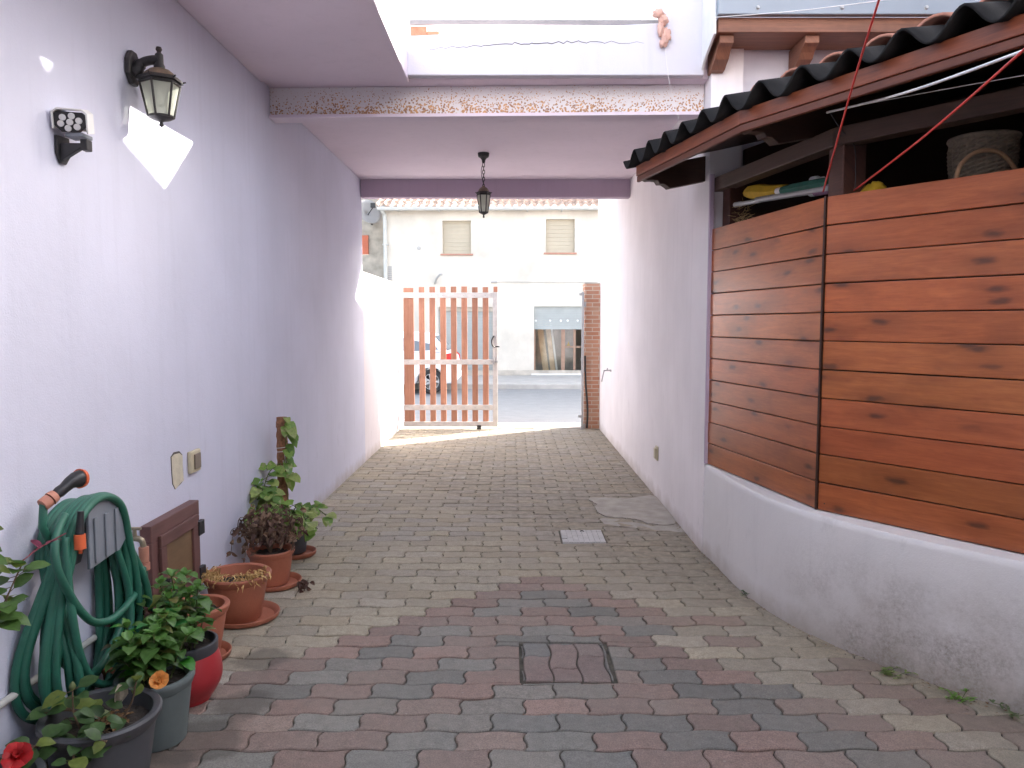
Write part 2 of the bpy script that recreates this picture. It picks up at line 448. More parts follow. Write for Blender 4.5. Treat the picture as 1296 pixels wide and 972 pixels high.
def tube(b, pts, r, n=8, closed=False):
    rings = []
    N = len(pts); u = None
    for i, p in enumerate(pts):
        d = (pts[(i + 1) % N] - pts[i - 1]) if closed else (pts[min(i + 1, N - 1)] - pts[max(i - 1, 0)])
        if d.length < 1e-9: d = V(0, 0, 1)
        d.normalize()
        if u is None: u, _ = frame_of(d)
        u = (u - d * u.dot(d))
        if u.length < 1e-6: u, _ = frame_of(d)
        u.normalize(); w = d.cross(u)
        rr = r[i] if isinstance(r, (list, tuple)) else r
        rings.append([b.verts.new(p + (u * math.cos(2 * PI * k / n) + w * math.sin(2 * PI * k / n)) * rr) for k in range(n)])
    for i in range(N if closed else N - 1):
        A, B = rings[i], rings[(i + 1) % N]
        for k in range(n):
            b.faces.new((A[k], A[(k + 1) % n], B[(k + 1) % n], B[k]))
    if not closed:
        b.faces.new(rings[0][::-1]); b.faces.new(rings[-1])

def spline(P, n=10, closed=False):
    P = [Vector(p) for p in P]; out = []
    N = len(P)
    for i in range(N if closed else N - 1):
        if closed: a, p, q, c = P[i - 1], P[i], P[(i + 1) % N], P[(i + 2) % N]
        else: a, p, q, c = P[max(i - 1, 0)], P[i], P[i + 1], P[min(i + 2, N - 1)]
        for k in range(n):
            t = k / n
            out.append(.5 * ((2 * p) + (q - a) * t + (2 * a - 5 * p + 4 * q - c) * t * t + (3 * p - a - 3 * q + c) * t ** 3))
    if not closed: out.append(P[-1])
    return out

def lathe(b, c, prof, n=32, axis=V(0, 0, 1), sq=None):
    """prof: [(r, h)...] open profile revolved; c base centre"""
    u, w = (V(1, 0, 0), V(0, 1, 0)) if abs(axis.z) > .99 else frame_of(axis)
    rings = []
    for r, h in prof:
        rings.append([b.verts.new(c + axis * h + (u * math.cos(2 * PI * i / n) + w * math.sin(2 * PI * i / n)) * max(r, 1e-4)) for i in range(n)])
    for A, B in zip(rings, rings[1:]):
        for k in range(n):
            b.faces.new((A[k], A[(k + 1) % n], B[(k + 1) % n], B[k]))

def prism(b, pts, off):
    """polygon pts (list of Vector) extruded by vector off"""
    a = [b.verts.new(p) for p in pts]; c = [b.verts.new(p + off) for p in pts]
    n = len(pts)
    fs = [b.faces.new(a[::-1]), b.faces.new(c)]
    for i in range(n): fs.append(b.faces.new((a[i], a[(i + 1) % n], c[(i + 1) % n], c[i])))
    return fs

def link(name, b, mat, parent=None, smooth=False, bevel=0, seg=2, angle=40):
    bmesh.ops.recalc_face_normals(b, faces=b.faces)
    L = b.loops.layers.float_color['Col']
    for f in b.faces:
        for lp in f.loops:
            if lp[L][3] == 0: lp[L] = (1, 1, 1, 1)
    me = bpy.data.meshes.new(name); b.to_mesh(me); b.free()
    o = bpy.data.objects.new(name, me); COL.objects.link(o)
    me.materials.append(M[mat] if isinstance(mat, str) else mat)
    if smooth:
        for p in me.polygons: p.use_smooth = True
        if smooth == 'auto':
            me.set_sharp_from_angle(angle=R(angle))
    if bevel:
        m = o.modifiers.new('bevel', 'BEVEL'); m.width = bevel; m.segments = seg; m.limit_method = 'ANGLE'; m.angle_limit = R(45)
    if parent:
        o.parent = parent
        pw = parent['_w'] if '_w' in parent else (0, 0, 0)
        o.matrix_parent_inverse = Matrix.Translation(-Vector(pw))
    return o

def thing(name, label, cat, loc=(0, 0, 0), group=None):
    o = bpy.data.objects.new(name, None); COL.objects.link(o)
    o.empty_display_size = .1
    o.location = loc; o['_w'] = tuple(float(x) for x in loc)
    o['label'] = label; o['category'] = cat
    if group: o['group'] = group
    return o
def tag(o, label, cat, group=None):
    o['label'] = label; o['category'] = cat
    if group: o['group'] = group
    return o
def struct(o): o['kind'] = 'structure'; return o

XL, XR = -1.6, 1.25

# ================================================================== SETTING
b = newbm(); box(b, -400, 400, -400, 400, -.6, -.035)
struct(link('ground', b, 'ground'))
b = newbm(); box(b, -60, 60, 11.30, 17.70, -.03, -.006)
struct(link('road', b, 'asphalt'))
b = newbm(); box(b, -60, 60, 17.705, 20.64, -.03, .12)
struct(link('sidewalk', b, 'kerb', bevel=.02))
b = newbm(); box(b, -14, -1.81, 10.2, 11.295, -.03, .01); box(b, -1.8, 14, 11.02, 11.295, -.03, .004)
struct(link('driveway_apron', b, 'apron'))
# painted line along the near edge of the road
b = newbm(); box(b, -40, 40, 11.52, 11.64, -.005, -.002)
struct(link('road_marking', b, 'white_plastic'))
b = newbm(); box(b, -1.75, 4.2, -3, 11.01, -.033, -.011)
struct(link('paving_bed', b, 'joint'))

# ---- wavy pavers, individually modelled
PW, PH = .25, .125
Z0R, X0R = 2.795, -.577
HX0, HX1, HY0, HY1 = .035, .445, 3.105, 3.53       # lift-out hatch
def clip(poly, ax, val, keep_less):
    out = []
    for i in range(len(poly)):
        a, c = poly[i], poly[(i + 1) % len(poly)]
        ia = (a[ax] <= val) if keep_less else (a[ax] >= val)
        ic = (c[ax] <= val) if keep_less else (c[ax] >= val)
        if ia: out.append(a)
        if ia != ic:
            t = (val - a[ax]) / (c[ax] - a[ax])
            out.append((a[0] + (c[0] - a[0]) * t, a[1] + (c[1] - a[1]) * t))
    return out
def area(p): return abs(sum(p[i][0] * p[(i + 1) % len(p)][1] - p[(i + 1) % len(p)][0] * p[i][1] for i in range(len(p)))) / 2
def inset(poly, d):
    n = len(poly); out = []
    for i in range(n):
        a, p, c = poly[i - 1], poly[i], poly[(i + 1) % n]
        e1 = V(p[0] - a[0], p[1] - a[1], 0); e2 = V(c[0] - p[0], c[1] - p[1], 0)
        if e1.length < 1e-7 or e2.length < 1e-7: out.append(p); continue
        e1.normalize(); e2.normalize()
        n1 = V(-e1.y, e1.x, 0); n2 = V(-e2.y, e2.x, 0)
        m = n1 + n2
        if m.length < 1e-4: m = n1
        m.normalize(); k = d / max(.5, m.dot(n1))
        out.append((p[0] + m.x * k, p[1] + m.y * k))
    return out
def paver_poly(r, xj, fine):
    yb = Z0R - PH / 2 + r * PH
    ne, nv = (9, 6) if fine else (5, 4)
    hw = lambda x, y: .0078 * math.sin(2 * PI * (x - X0R) / PW + .6)
    vw = lambda t: .011 * math.sin(2 * PI * t) + .016 * (t - .5)
    P = []
    for i in range(ne): x = xj + vw(0) + (PW) * i / (ne - 1); P.append((x, yb + hw(x, 0)))
    for i in range(1, nv):
        t = i / (nv - 1); P.append((xj + PW + vw(t), yb + t * PH + (hw(xj + PW + vw(0), 0) * (1 - t) + hw(xj + PW + vw(1), 0) * t)))
    for i in range(1, ne): x = xj + PW + vw(1) - PW * i / (ne - 1); P.append((x, yb + PH + hw(x, 0)))
    for i in range(1, nv - 1):
        t = 1 - i / (nv - 1); P.append((xj + vw(t), yb + t * PH + (hw(xj + vw(0), 0) * (1 - t) + hw(xj + vw(1), 0) * t)))
    return P
def lay(b, poly, col, dz=0., tilt=(0, 0), gap=.0026, skirt=-.012, bev=.0042):
    if area(poly) < 3e-4: return
    sgn = sum(poly[i][0] * poly[(i + 1) % len(poly)][1] - poly[(i + 1) % len(poly)][0] * poly[i][1] for i in range(len(poly)))
    if sgn < 0: poly = poly[::-1]
    cx = sum(p[0] for p in poly) / len(poly); cy = sum(p[1] for p in poly) / len(poly)
    o = inset(poly, gap); t = inset(poly, gap + bev)
    h = lambda p: dz + tilt[0] * (p[0] - cx) + tilt[1] * (p[1] - cy)
    a = [b.verts.new((p[0], p[1], skirt)) for p in o]
    c = [b.verts.new((p[0], p[1], h(p) - .0035)) for p in o]
    d = [b.verts.new((p[0], p[1], h(p))) for p in t]
    n = len(poly); fs = [b.faces.new(d)]
    for i in range(n):
        j = (i + 1) % n
        fs.append(b.faces.new((c[i], c[j], d[j], d[i]))); fs.append(b.faces.new((a[i], a[j], c[j], c[i])))
    setcol(b, fs, col)
OCH = [(.335, .31, .25), (.365, .335, .265), (.315, .295, .245), (.345, .32, .27), (.34, .305, .235)]
RED = [(.24, .172, .155), (.265, .19, .17), (.22, .165, .15), (.25, .195, .175)]
BLU = [(.178, .182, .176), (.20, .202, .193), (.162, .167, .163), (.205, .198, .185)]
GRY = [(.325, .31, .28), (.35, .335, .305), (.30, .29, .265)]
def paver_col(xc, yc):
    xl = -.708 + (yc - 3.681) + .0; xr = .30 + (4.4 - yc)
    kl = math.floor((xc - xl) / PW + .02); kr = math.floor((xr - xc) / PW + .02)
    if yc > 4.46: k = -1
    else: k = min(kl, kr)
    if xc > .75 and yc < 4.0:
        # ragged right flank: one ochre diagonal inside a red one
        if kr == 0: return rnd.choice(RED) if rnd.random() < .8 else rnd.choice(OCH)
        if kr == 1: return rnd.choice(OCH)
        if kr == -1 and rnd.random() < .3: return rnd.choice(RED)
    if xc < -.75 and yc < 3.3 and k < 0 and rnd.random() < .35: return rnd.choice(GRY)
    if k < 0:
        if yc > 5.2 and rnd.random() < .35: return rnd.choice(GRY)
        return rnd.choice(OCH)
    if rnd.random() < .07: k += 1
    return rnd.choice(RED) if k % 2 == 0 else rnd.choice(BLU)
b = newbm()
for r in range(-16, 67):
    yc = Z0R + r * PH
    if yc > 10.97: break
    for c in range(-6, 18):
        xj = X0R + c * PW - (PH if r % 2 else 0)
        if xj + PW < -1.62: continue
        if yc > 4.9 and xj > 1.27: continue
        if yc > 3.2 and xj > 1.8: continue
        if xj > 3.4: continue
        if yc < .6 and abs(xj) > 1.8: continue
        fine = yc < 6
        poly = paver_poly(r, xj, fine)
        col = paver_col(xj + PW / 2, yc)
        s = rnd.uniform(.88, 1.1); far = min(1, max(0, (yc - 5) / 5)); s *= 1 + .06 * far
        col = (col[0] * s * 1.19, col[1] * s * 1.15, col[2] * s * 1.07)
        dz = rnd.uniform(-.0024, .0018); tl = (rnd.uniform(-.018, .018), rnd.uniform(-.018, .018))
        # cut round the lift-out hatch, the cement cover and the cement patch
        rects = [(HX0, HX1, HY0, HY1), (.34, .655, 5.175, 5.51)]
        pieces = [poly]
        for (x0, x1, y0, y1) in rects:
            nxt = []
            for p in pieces:
                xs = [q[0] for q in p]; ys = [q[1] for q in p]
                if max(xs) < x0 or min(xs) > x1 or max(ys) < y0 or min(ys) > y1: nxt.append(p); continue
                lo = clip(p, 1, y0, True); hi = clip(p, 1, y1, False)
                mid = clip(p, 1, y0, False); mid = clip(mid, 1, y1, True) if len(mid) > 2 else []
                L_ = clip(mid, 0, x0, True) if len(mid) > 2 else []; Rr = clip(mid, 0, x1, False) if len(mid) > 2 else []
                nxt += [q for q in (L_, Rr, lo, hi) if len(q) > 2]
            pieces = nxt
        for p in pieces: lay(b, p, col, dz, tl)
pav = struct(link('pavement', b, 'paver'))

# cement patch where pavers were broken out
b = newbm()
out = [(.665, 6.50), (.80, 6.53), (1.0, 6.51), (1.24, 6.57), (1.245, 5.72), (1.05, 5.66), (.95, 5.80), (.82, 5.84), (.72, 5.90), (.68, 6.1), (.70, 6.3)]
pts = spline([V(x, y, .009) for x, y in out], 5, True)
ctr = b.verts.new((.97, 6.18, .014)); vs = [b.verts.new(p + V(rnd.uniform(-.012, .012), rnd.uniform(-.012, .012), 0)) for p in pts]
lo = [b.verts.new(v.co - V(0, 0, .018)) for v in vs]
for i in range(len(vs)):
    j = (i + 1) % len(vs); b.faces.new((vs[i], vs[j], ctr)); b.faces.new((lo[i], lo[j], vs[j], vs[i]))
struct(link('cement_patch', b, 'patch'))
b = newbm()
out2 = [(.70, 5.86), (.9, 5.76), (1.05, 5.63), (1.24, 5.70), (1.245, 5.45), (1.0, 5.52), (.80, 5.6), (.69, 5.7)]
pts = spline([V(x, y, .002) for x, y in out2], 4, True)
f = b.faces.new([b.verts.new(p + V(rnd.uniform(-.015, .015), rnd.uniform(-.015, .015), 0)) for p in pts])
struct(link('cement_patch', b, 'patch'))

# square cement inspection cover with scored grid
t = thing('inspection_cover', 'pale square cement inspection cover with scored grid lines, set in the paving', 'drain cover', (.5, 5.34, 0))
b = newbm(); n_ = 8; x0, x1, y0, y1 = .352, .648, 5.185, 5.50
for i in range(n_):
    for j in range(6):
        if (i, j) == (0, 1): continue
        ax, bx = x0 + (x1 - x0) * i / n_, x0 + (x1 - x0) * (i + 1) / n_; ay, by = y0 + (y1 - y0) * j / 6, y0 + (y1 - y0) * (j + 1) / 6
        box(b, ax + .0016, bx - .0016, ay + .0016, by - .0016, -.012, .004 + rnd.uniform(-.0007, .0007))
link('grid_face', b, 'cover', t)
b = newbm(); box(b, x0, x1, y0, y1, -.02, -.003); link('slab', b, 'cover', t)
b = newbm(); tube(b, spline([V(.492, 5.455, .0045), V(.505, 5.462, .010), V(.52, 5.455, .0045)], 5), .003, 6); link('lifting_ring', b, 'black_paint', t)

# lift-out hatch filled with pavers turned a quarter turn
t = thing('paver_hatch', 'square lift-out hatch of red and grey pavers turned sideways, outlined by dark gaps', 'drain cover', ((HX0 + HX1) / 2, (HY0 + HY1) / 2, 0))
b = newbm(); box(b, HX0, HX1, HY0, HY1, -.03, -.016); link('tray', b, 'joint', t)
b = newbm()
seq = 0
for ci in range(-1, 5):
    for rj in range(-2, 4):
        base = paver_poly(0, X0R + rj * PW - (PH if ci % 2 else 0), True)
        cxy = [(HX0 + .075 + (q[1] - Z0R) + ci * PH * .98, HY0 + .12 + (q[0] - X0R) - .1) for q in base]
        p = cxy
        for ax, val, less in ((0, HX0 + .012, False), (0, HX1 - .014, True), (1, HY0 + .024, False), (1, HY1 - .008, True)):
            p = clip(p, ax, val, less) if len(p) > 2 else p
        seq += 1
        if len(p) > 2:
            colr = rnd.choice(RED) if (ci in (1, 2) and rj in (0, 1)) or (ci == 0 and rj == 0) else rnd.choice(BLU)
            lay(b, p, colr, rnd.uniform(-.002, .002), (rnd.uniform(-.02, .02), rnd.uniform(-.02, .02)), .0042)
link('paver_infill', b, 'paver', t)

# ================================================================== LEFT SIDE
b = newbm(); box(b, XL - .25, XL, -4.0, 8.30, -.03, 3.30)
tag(link('passage_wall', b, 'wall'), 'long rough lilac wall on the left carrying the lantern and the garden hose', 'wall')
b = newbm(); box(b, XL - .22, XL, 8.302, 11.28, -.03, 2.06)
tag(link('garden_wall', b, 'white_wall'), 'low sunlit white wall running from the passage to the wooden gate', 'wall')
b = newbm(); prism(b, [V(XL + .002, -2.64, 3.03), V(2.2, -2.64, 3.03), V(2.2, .1, 3.03), V(-.655, .1, 3.03), V(-.655, 5.02, 3.03), V(XL + .002, 5.02, 3.03)], V(0, 0, .17))  # wide part behind the camera is added, unseen, to dim the skylight
tag(link('balcony_slab', b, 'ceil', bevel=.006), 'mauve balcony slab overhanging the lilac wall with the lantern', 'balcony')

b = newbm(); box(b, XL - .25, 5.2, -2.9, -2.65, -.03, 6.8); box(b, 5.203, 5.4, -2.9, 3.0, -.03, 5.6)  # unseen walls added behind the camera to cut skylight
tag(link('skylight_screen_wall', b, 'wall_right'), 'unseen pale lilac wall added opposite the covered passage to cut skylight', 'wall')

# ================================================================== PASSAGE
t = thing('covered_passage', 'mauve covered passage with flat ceiling and purple lintel above the driveway', 'building', (-.2, 6.7, 0))
b = newbm(); box(b, XL + .002, XR - .002, 5.30, 8.24, 3.02, 3.22); link('ceiling', b, 'ceil', t)
b = newbm(); box(b, XL + .002, XR - .002, 8.243, 8.36, 2.832, 3.30); link('lintel', b, 'lintel', t, bevel=.006)
b = newbm(); box(b, XL + .002, XR - .002, 8.363, 9.36, 3.08, 3.22); link('street_eave', b, 'ceil', t)
b = newbm(); box(b, XL - .25, XR + .20, 8.40, 8.58, 3.223, 3.55)
link('street_parapet', b, 'parapet', t)
# rust speckled I-beam, slightly skew to the passage
t = thing('steel_beam', 'rust speckled steel beam spanning the passage under the white parapet', 'beam', (-.2, 5.13, 2.85))
b = newbm()
A, Bq = V(XL + .003, 5.17, 0), V(1.246, 5.09, 0)
sec = [(.03, 2.8722), (.03, 3.049), (.125, 3.049), (.125, 2.8722)]
sec2 = [(0, 2.85), (0, 2.870), (.015, 2.872), (.14, 2.872), (.14, 2.85)]
prism(b, [A + V(0, y, z) for y, z in sec], Bq - A)
link('web', b, 'rust', t)
b = newbm(); prism(b, [A + V(0, y, z) for y, z in sec2], Bq - A); link('bottom_flange', b, 'ceil', t)

# parapet of the roof terrace above the passage
t = thing('terrace_parapet', 'cracked pale lilac terrace parapet above the rusty beam, with a taller pier', 'wall', (.2, 5.0, 3.05))
b = newbm(); prism(b, [V(XL + .004, 4.952, 3.052), V(1.205, 4.952, 3.052), V(1.205, 4.952, 3.88), V(.932, 4.952, 3.64), V(.932, 4.952, 3.372), V(-.6, 4.952, 3.295), V(XL + .004, 4.952, 3.285)], V(0, .066, 0))
link('parapet_face', b, 'parapet', t, bevel=.008)
b = newbm(); box(b, XL + .004, XR - .004, 5.019, 5.30, 3.052, 3.24); link('parapet_base', b, 'ceil', t)
b = newbm()
cp = [V(-.52, 4.9512, 3.205)]
x = -.52
while x < .78:
    x += rnd.uniform(.012, .05)
    zc = 3.215 + .04 * math.sin((x + .5) * 1.6) + rnd.uniform(-.009, .009)
    cp.append(V(x, 4.9512, zc))
for i in range(len(cp) - 1):
    w0 = .0022 * math.sin(PI * min(1, max(.08, i / len(cp)))) + .0006; w1 = .0022 * math.sin(PI * min(1, max(.08, (i + 1) / len(cp)))) + .0006
    b.faces.new([b.verts.new(q) for q in (cp[i] - V(0, 0, w0), cp[i + 1] - V(0, 0, w1), cp[i + 1] + V(0, 0, w1), cp[i] + V(0, 0, w0))])
link('crack', b, 'chip_edge', t)
b = newbm(); box(b, -.655, -.55, 5.12, 5.20, 3.24, 3.415); box(b, -.548, -.47, 5.12, 5.19, 3.24, 3.385)
tag(link('broken_brick', b, 'brick_raw', bevel=.006), 'broken red brick lying on the parapet beside the balcony slab', 'brick')
# rail and wire mesh behind
t = thing('terrace_railing', 'thin metal rail with wire mesh standing above the cracked parapet', 'railing', (.15, 5.11, 3.36))
b = newbm(); box(b, -.66, .95, 5.10, 5.12, 3.418, 3.446); link('rail', b, 'rail_metal', t)
b = newbm()
for i in range(34): cyl(b, V(-.63 + i * .047, 5.122, 3.37), V(-.63 + i * .047 + .006 * math.sin(i * 2.1), 5.122, 4.05), .0013, n=4)
for k in range(10): cyl(b, V(-.66, 5.124, 3.47 + k * .06), V(.94, 5.124, 3.475 + k * .06 + .01 * math.sin(k * 3)), .0013, n=4)
link('wire_mesh', b, 'rail_metal', t)
b = newbm(); cyl(b, V(.945, 5.06, 3.30), V(.955, 5.06, 4.2), .012, n=10)
tag(link('terrace_pole', b, 'shutter_cream'), 'thin yellowish pole beside the pier of the terrace parapet', 'pole')
# knotted rag
b = newbm()
for (cx, cz, rx, rz, ph) in ((.905, 3.415, .035, .030, 0), (.935, 3.375, .030, .035, 1), (.925, 3.325, .022, .050, 2), (.955, 3.285, .030, .045, 3), (.945, 3.245, .024, .035, 4)):
    st = len(b.verts)
    bmesh.ops.create_icosphere(b, subdivisions=3, radius=1)
    b.verts.ensure_lookup_table()
    for v in b.verts[st:]:
        d = v.co.copy(); k = 1 + .40 * mnoise.noise(d * 2.2 + V(ph * 7, 0, 0)) + .16 * math.sin(d.x * 9 + d.z * 5 + ph)
        v.co = V(cx + d.x * rx * k, 4.925 + d.y * .024 * k, cz + d.z * rz * k)
tag(link('knotted_rag', b, 'rag', smooth=True), 'peach cotton rag knotted at the pier end of the terrace rail', 'rag')
b = newbm(); tube(b, spline([V(.945, 4.915, 3.24), V(.975, 4.90, 3.0), V(1.03, 4.86, 2.76)], 8), .0013, 5)
tag(link('hanging_string', b, 'white_cord'), 'thin pale string hanging from the peach rag down to the tiled eave', 'string')

# hanging lantern -----------------------------------------------------
def lantern(root, c, zt, zb, rt, rb, hexrot=0):
    """six sided lantern body: flared roof, frame bars, panes, bottom finial; c=(x,y)"""
    H = zt - zb
    P = lambda r, k, z: V(c[0] + r * math.cos(PI / 3 * k + hexrot), c[1] + r * math.sin(PI / 3 * k + hexrot), z)
    zr = zt - .24 * H; zl = zb + .17 * H
    b = newbm()
    lathe(b, V(c[0], c[1], 0), [(.001, zt), (.012, zt - .01 * H), (.018, zt - .05 * H), (rt * .50, zt - .07 * H), (rt * .72, zt - .13 * H), (rt * .84, zt - .20 * H), (rt * .9, zr + .012)], 24)
    link('roof', b, 'bronze', root, smooth='auto')
    b = newbm()
    for r0, r1, z0, z1 in ((rt * 1.12, rt * 1.02, zr - .004, zr + .012), (rt * .98, rt * .98, zr - .016, zr - .004)):
        a = [b.verts.new(P(r0, k, z0)) for k in range(6)]; d = [b.verts.new(P(r1, k, z1)) for k in range(6)]
        b.faces.new(a[::-1]); b.faces.new(d)
        for k in range(6): b.faces.new((a[k], a[(k + 1) % 6], d[(k + 1) % 6], d[k]))
    for k in range(6): cyl(b, P(rt * 1.08, k, zr + .004), P(rt * 1.22, k, zr + .008), .004, .003, 6)
    link('roof_rim', b, 'black_paint', root)
    b = newbm()
    for k in range(6): cyl(b, P(rt * .95, k, zr - .01), P(rb, k, zl), .0055, .005, 6)
    for z, r in ((zl, rb), (zr - .014, rt * .95)):
        for k in range(6): cyl(b, P(r, k, z), P(r, k + 1, z), .005, n=6)
    link('frame', b, 'black_paint', root)
    b = newbm()
    for k in range(6):
        b.faces.new([b.verts.new(q) for q in (P(rt * .93, k, zr - .012), P(rt * .93, k + 1, zr - .012), P(rb * .97, k + 1, zl), P(rb * .97, k, zl))])
    link('panes', b, 'lamp_glass', root)
    b = newbm(); lathe(b, V(c[0], c[1], 0), [(rb * 1.02, zl + .004), (rb * 1.0, zl - .004), (rb * .72, zl - .012), (rb * .30, zl - .018), (.007, zl - .021), (.006, zb + .016), (.009, zb + .012), (.010, zb + .006), (.001, zb)], 24)
    link('finial', b, 'black_paint', root, smooth='auto')
    b = newbm(); lathe(b, V(c[0], c[1], 0), [(.012, zr - .01), (.013, zr - .035), (.022, zr - .055), (.027, zr - .08), (.018, zr - .10), (.001, zr - .107)], 18)
    link('bulb', b, 'glass', root, smooth=True)

t = thing('hanging_lantern', 'black six sided lantern hanging on a chain from the passage ceiling', 'lantern', (-.254, 7.0, 3.02))
lantern(t, (-.254, 7.0), 2.735, 2.448, .062, .038)
b = newbm(); lathe(b, V(-.254, 7.0, 0), [(.001, 2.93), (.012, 2.932), (.018, 2.96), (.03, 2.975), (.046, 2.985), (.05, 3.0), (.052, 3.0195)], 24); link('ceiling_rose', b, 'black_paint', t, smooth='auto')
z = 2.935; k = 0
b = newbm()
while z > 2.745:
    ang = (k % 2) * PI / 2
    pts = [V(-.254 + .010 * math.cos(a) * math.cos(ang), 7.0 + .010 * math.cos(a) * math.sin(ang), z - .02 + .020 * math.sin(a)) for a in [2 * PI * i / 12 for i in range(12)]]
    tube(b, pts, .0032, 6, True); z -= .031; k += 1
tube(b, spline([V(-.262, 7.0, 2.92), V(-.275, 7.0, 2.87), V(-.268, 7.0, 2.80), V(-.256, 7, 2.75)], 6), .003, 6)
link('chain', b, 'black_paint', t, smooth=True)

# ================================================================== WALL LANTERN and SOLAR LIGHT
t = thing('wall_lantern', 'weathered black six sided lantern on a bracket on the left lilac wall', 'lantern', (XL, 3.31, 2.52))
LX, LY = -1.475, 3.31
lantern(t, (LX, LY), 2.575, 2.325, .083, .050, PI / 6)
b = newbm()
pts = [V(XL + .002, LY + .055 * math.cos(PI / 4 * k + PI / 8), 2.565 + .075 * math.sin(PI / 4 * k + PI / 8)) for k in range(8)]
prism(b, pts, V(.022, 0, 0)); link('wall_plate', b, 'black_paint', t, bevel=.005)
b = newbm()
tube(b, spline([V(XL + .02, LY, 2.545), V(XL + .05, LY, 2.585), V(XL + .085, LY, 2.598), V(LX, LY, 2.600)], 6), [.030] * 4 + [.024] * 3 + [.019] * 12, 10)
lathe(b, V(LX, LY, 0), [(.001, 2.655), (.010, 2.652), (.013, 2.642), (.008, 2.632), (.010, 2.628), (.016, 2.622), (.017, 2.585), (.022, 2.575), (.022, 2.565)], 16)
link('bracket', b, 'black_paint', t, smooth='auto')

t = thing('solar_light', 'white hooded solar floodlight with seven round lamps on the lilac wall', 'floodlight', (XL, 2.72, 2.1))
CX, CY, CZ = -1.525, 2.65, 2.185
fd = V(.34, -1, -.24).normalized(); rt = V(1, .34, 0).normalized(); up = rt.cross(-fd).normalized() * -1
if up.z < 0: up = -up
def oct_(c, sx, sz, cut): return [c + rt * x + up * z for x, z in ((-sx + cut, -sz), (sx - cut, -sz), (sx, -sz + cut), (sx, sz - cut * .4), (sx - cut * .4, sz), (-sx + cut * .4, sz), (-sx, sz - cut * .4), (-sx, -sz + cut))]
fc = V(CX, CY, CZ)
b = newbm(); prism(b, oct_(fc, .060, .042, .026), -fd * .015); link('lamp_face', b, 'black', t, bevel=.003)
b = newbm()
pr = [(-.068, -.030), (-.068, .040), (-.045, .056), (.050, .056), (.070, .040), (.070, -.044), (.062, -.044), (.062, .036), (.046, .048), (-.042, .048), (-.060, .034), (-.060, -.030)]
prism(b, [fc + fd * .012 + rt * x + up * z for x, z in pr], -fd * .15); link('hood', b, 'white_plastic', t, bevel=.003)
b = newbm(); obox(b, fc - fd * .10, rt, fd, up, .052, .065, .036); link('housing', b, 'white_plastic', t, bevel=.01)
for i in range(7):
    a = PI / 3 * i + .3; q = fc + fd * .001 + (rt * .036 * math.cos(a) + up * .026 * math.sin(a) if i < 6 else V(0, 0, 0))
    b = newbm(); cyl(b, q, q + fd * .005, .0138, .012, 16); link('led_lens', b, 'white_plastic', t, smooth='auto')
b = newbm()
prism(b, [V(XL + .001, 2.70 + y, z) for y, z in ((-.045, 2.135), (.05, 2.14), (.055, 2.06), (.02, 2.02), (-.02, 2.02), (-.045, 2.06))], V(.014, 0, 0))
box(b, XL + .01, CX + .045, 2.68, 2.715, 2.088, 2.105); box(b, CX + .025, CX + .055, 2.675, 2.72, 2.075, 2.122)
prism(b, [V(XL + .012, 2.675, 2.105), V(XL + .012, 2.675, 2.03), V(CX + .03, 2.675, 2.085), V(CX + .03, 2.675, 2.105)], V(0, .03, 0))
link('bracket', b, 'black', t, bevel=.004)
b = newbm(); box(b, CX - .035, CX + .045, 2.665, 2.745, 2.129, 2.146); link('sensor', b, 'grey_plastic', t, bevel=.004)
t.scale = (.82, .82, .82); t.location.y += .075; t.location.z += .03

# ================================================================== RIGHT SIDE WALLS
b = newbm(); box(b, XR, XR + .2, 4.955, 8.36, -.03, 3.24)
tag(link('passage_wall', b, 'wall_right'), 'pale lilac wall on the right between the wooden screen and the gate', 'wall')
b = newbm(); prism(b, [V(XR, 8.363, -.03), V(XR, 11.30, -.03), V(XR, 11.30, 3.32), V(XR, 9.97, 3.65), V(XR, 9.95, 4.2), V(XR, 8.363, 4.2)], V(.2, 0, 0))
tag(link('yard_wall', b, 'wall_right'), 'tall pale wall on the right just inside the brick pillar', 'wall')

# house behind the veranda
t = thing('house', 'lilac house with wooden corbels and slate grey gutter above the tiled veranda', 'house', (4, 8, 0))
b = newbm(); box(b, XR + .2, 9.0, 5.0, 9.4, -.03, 3.42); link('front_wall', b, 'parapet', t)
b = newbm(); prism(b, [V(1.26, 5.10, 3.43), V(1.26, 9.0, 3.43), V(1.26, 9.0, 3.8), V(1.26, 5.10, 3.8)], V(.14, 0, 0)); link('terrace_wall', b, 'parapet', t)
b = newbm(); prism(b, [V(1.45, 6.0, 3.43), V(10, 6.0, 3.43), V(10, 6.0, 8.6), V(3.0, 6.0, 8.6), V(3.0, 6.0, 5.467), V(2.86, 6.0, 5.27), V(2.80, 6.0, 5.36), V(2.80, 6.0, 8.6), V(2.37, 6.0, 8.6), V(2.37, 6.0, 5.06), V(2.337, 6.0, 4.89), V(1.767, 6.0, 4.36), V(1.45, 6.0, 4.065)], V(0, .08, 0)); link('sun_patch_mask', b, 'parapet', t)  # unseen wall added, its outline cut to shape the sun patch
b = newbm(); board(b, V(1.215, 4.68, 3.215), V(5.5, 4.68, 3.215), V(0, 0, 1), V(0, 1, 0), .085, .30); link('eave_board', b, 'eave_wood', t, bevel=.004)
b = newbm(); box(b, 1.20, 5.5, 4.63, 4.678, 3.297, 3.62); box(b, 1.20, 5.5, 4.68, 4.99, 3.600, 3.62)
link('gutter', b, 'slate_metal', t, bevel=.006)
for x in (1.43, 1.92, 2.41, 2.9):
    b = newbm(); cyl(b, V(x, 4.632, 3.335), V(x, 4.618, 3.335), .013, .008, 12); link('bolt', b, 'grey_metal', t, smooth='auto')
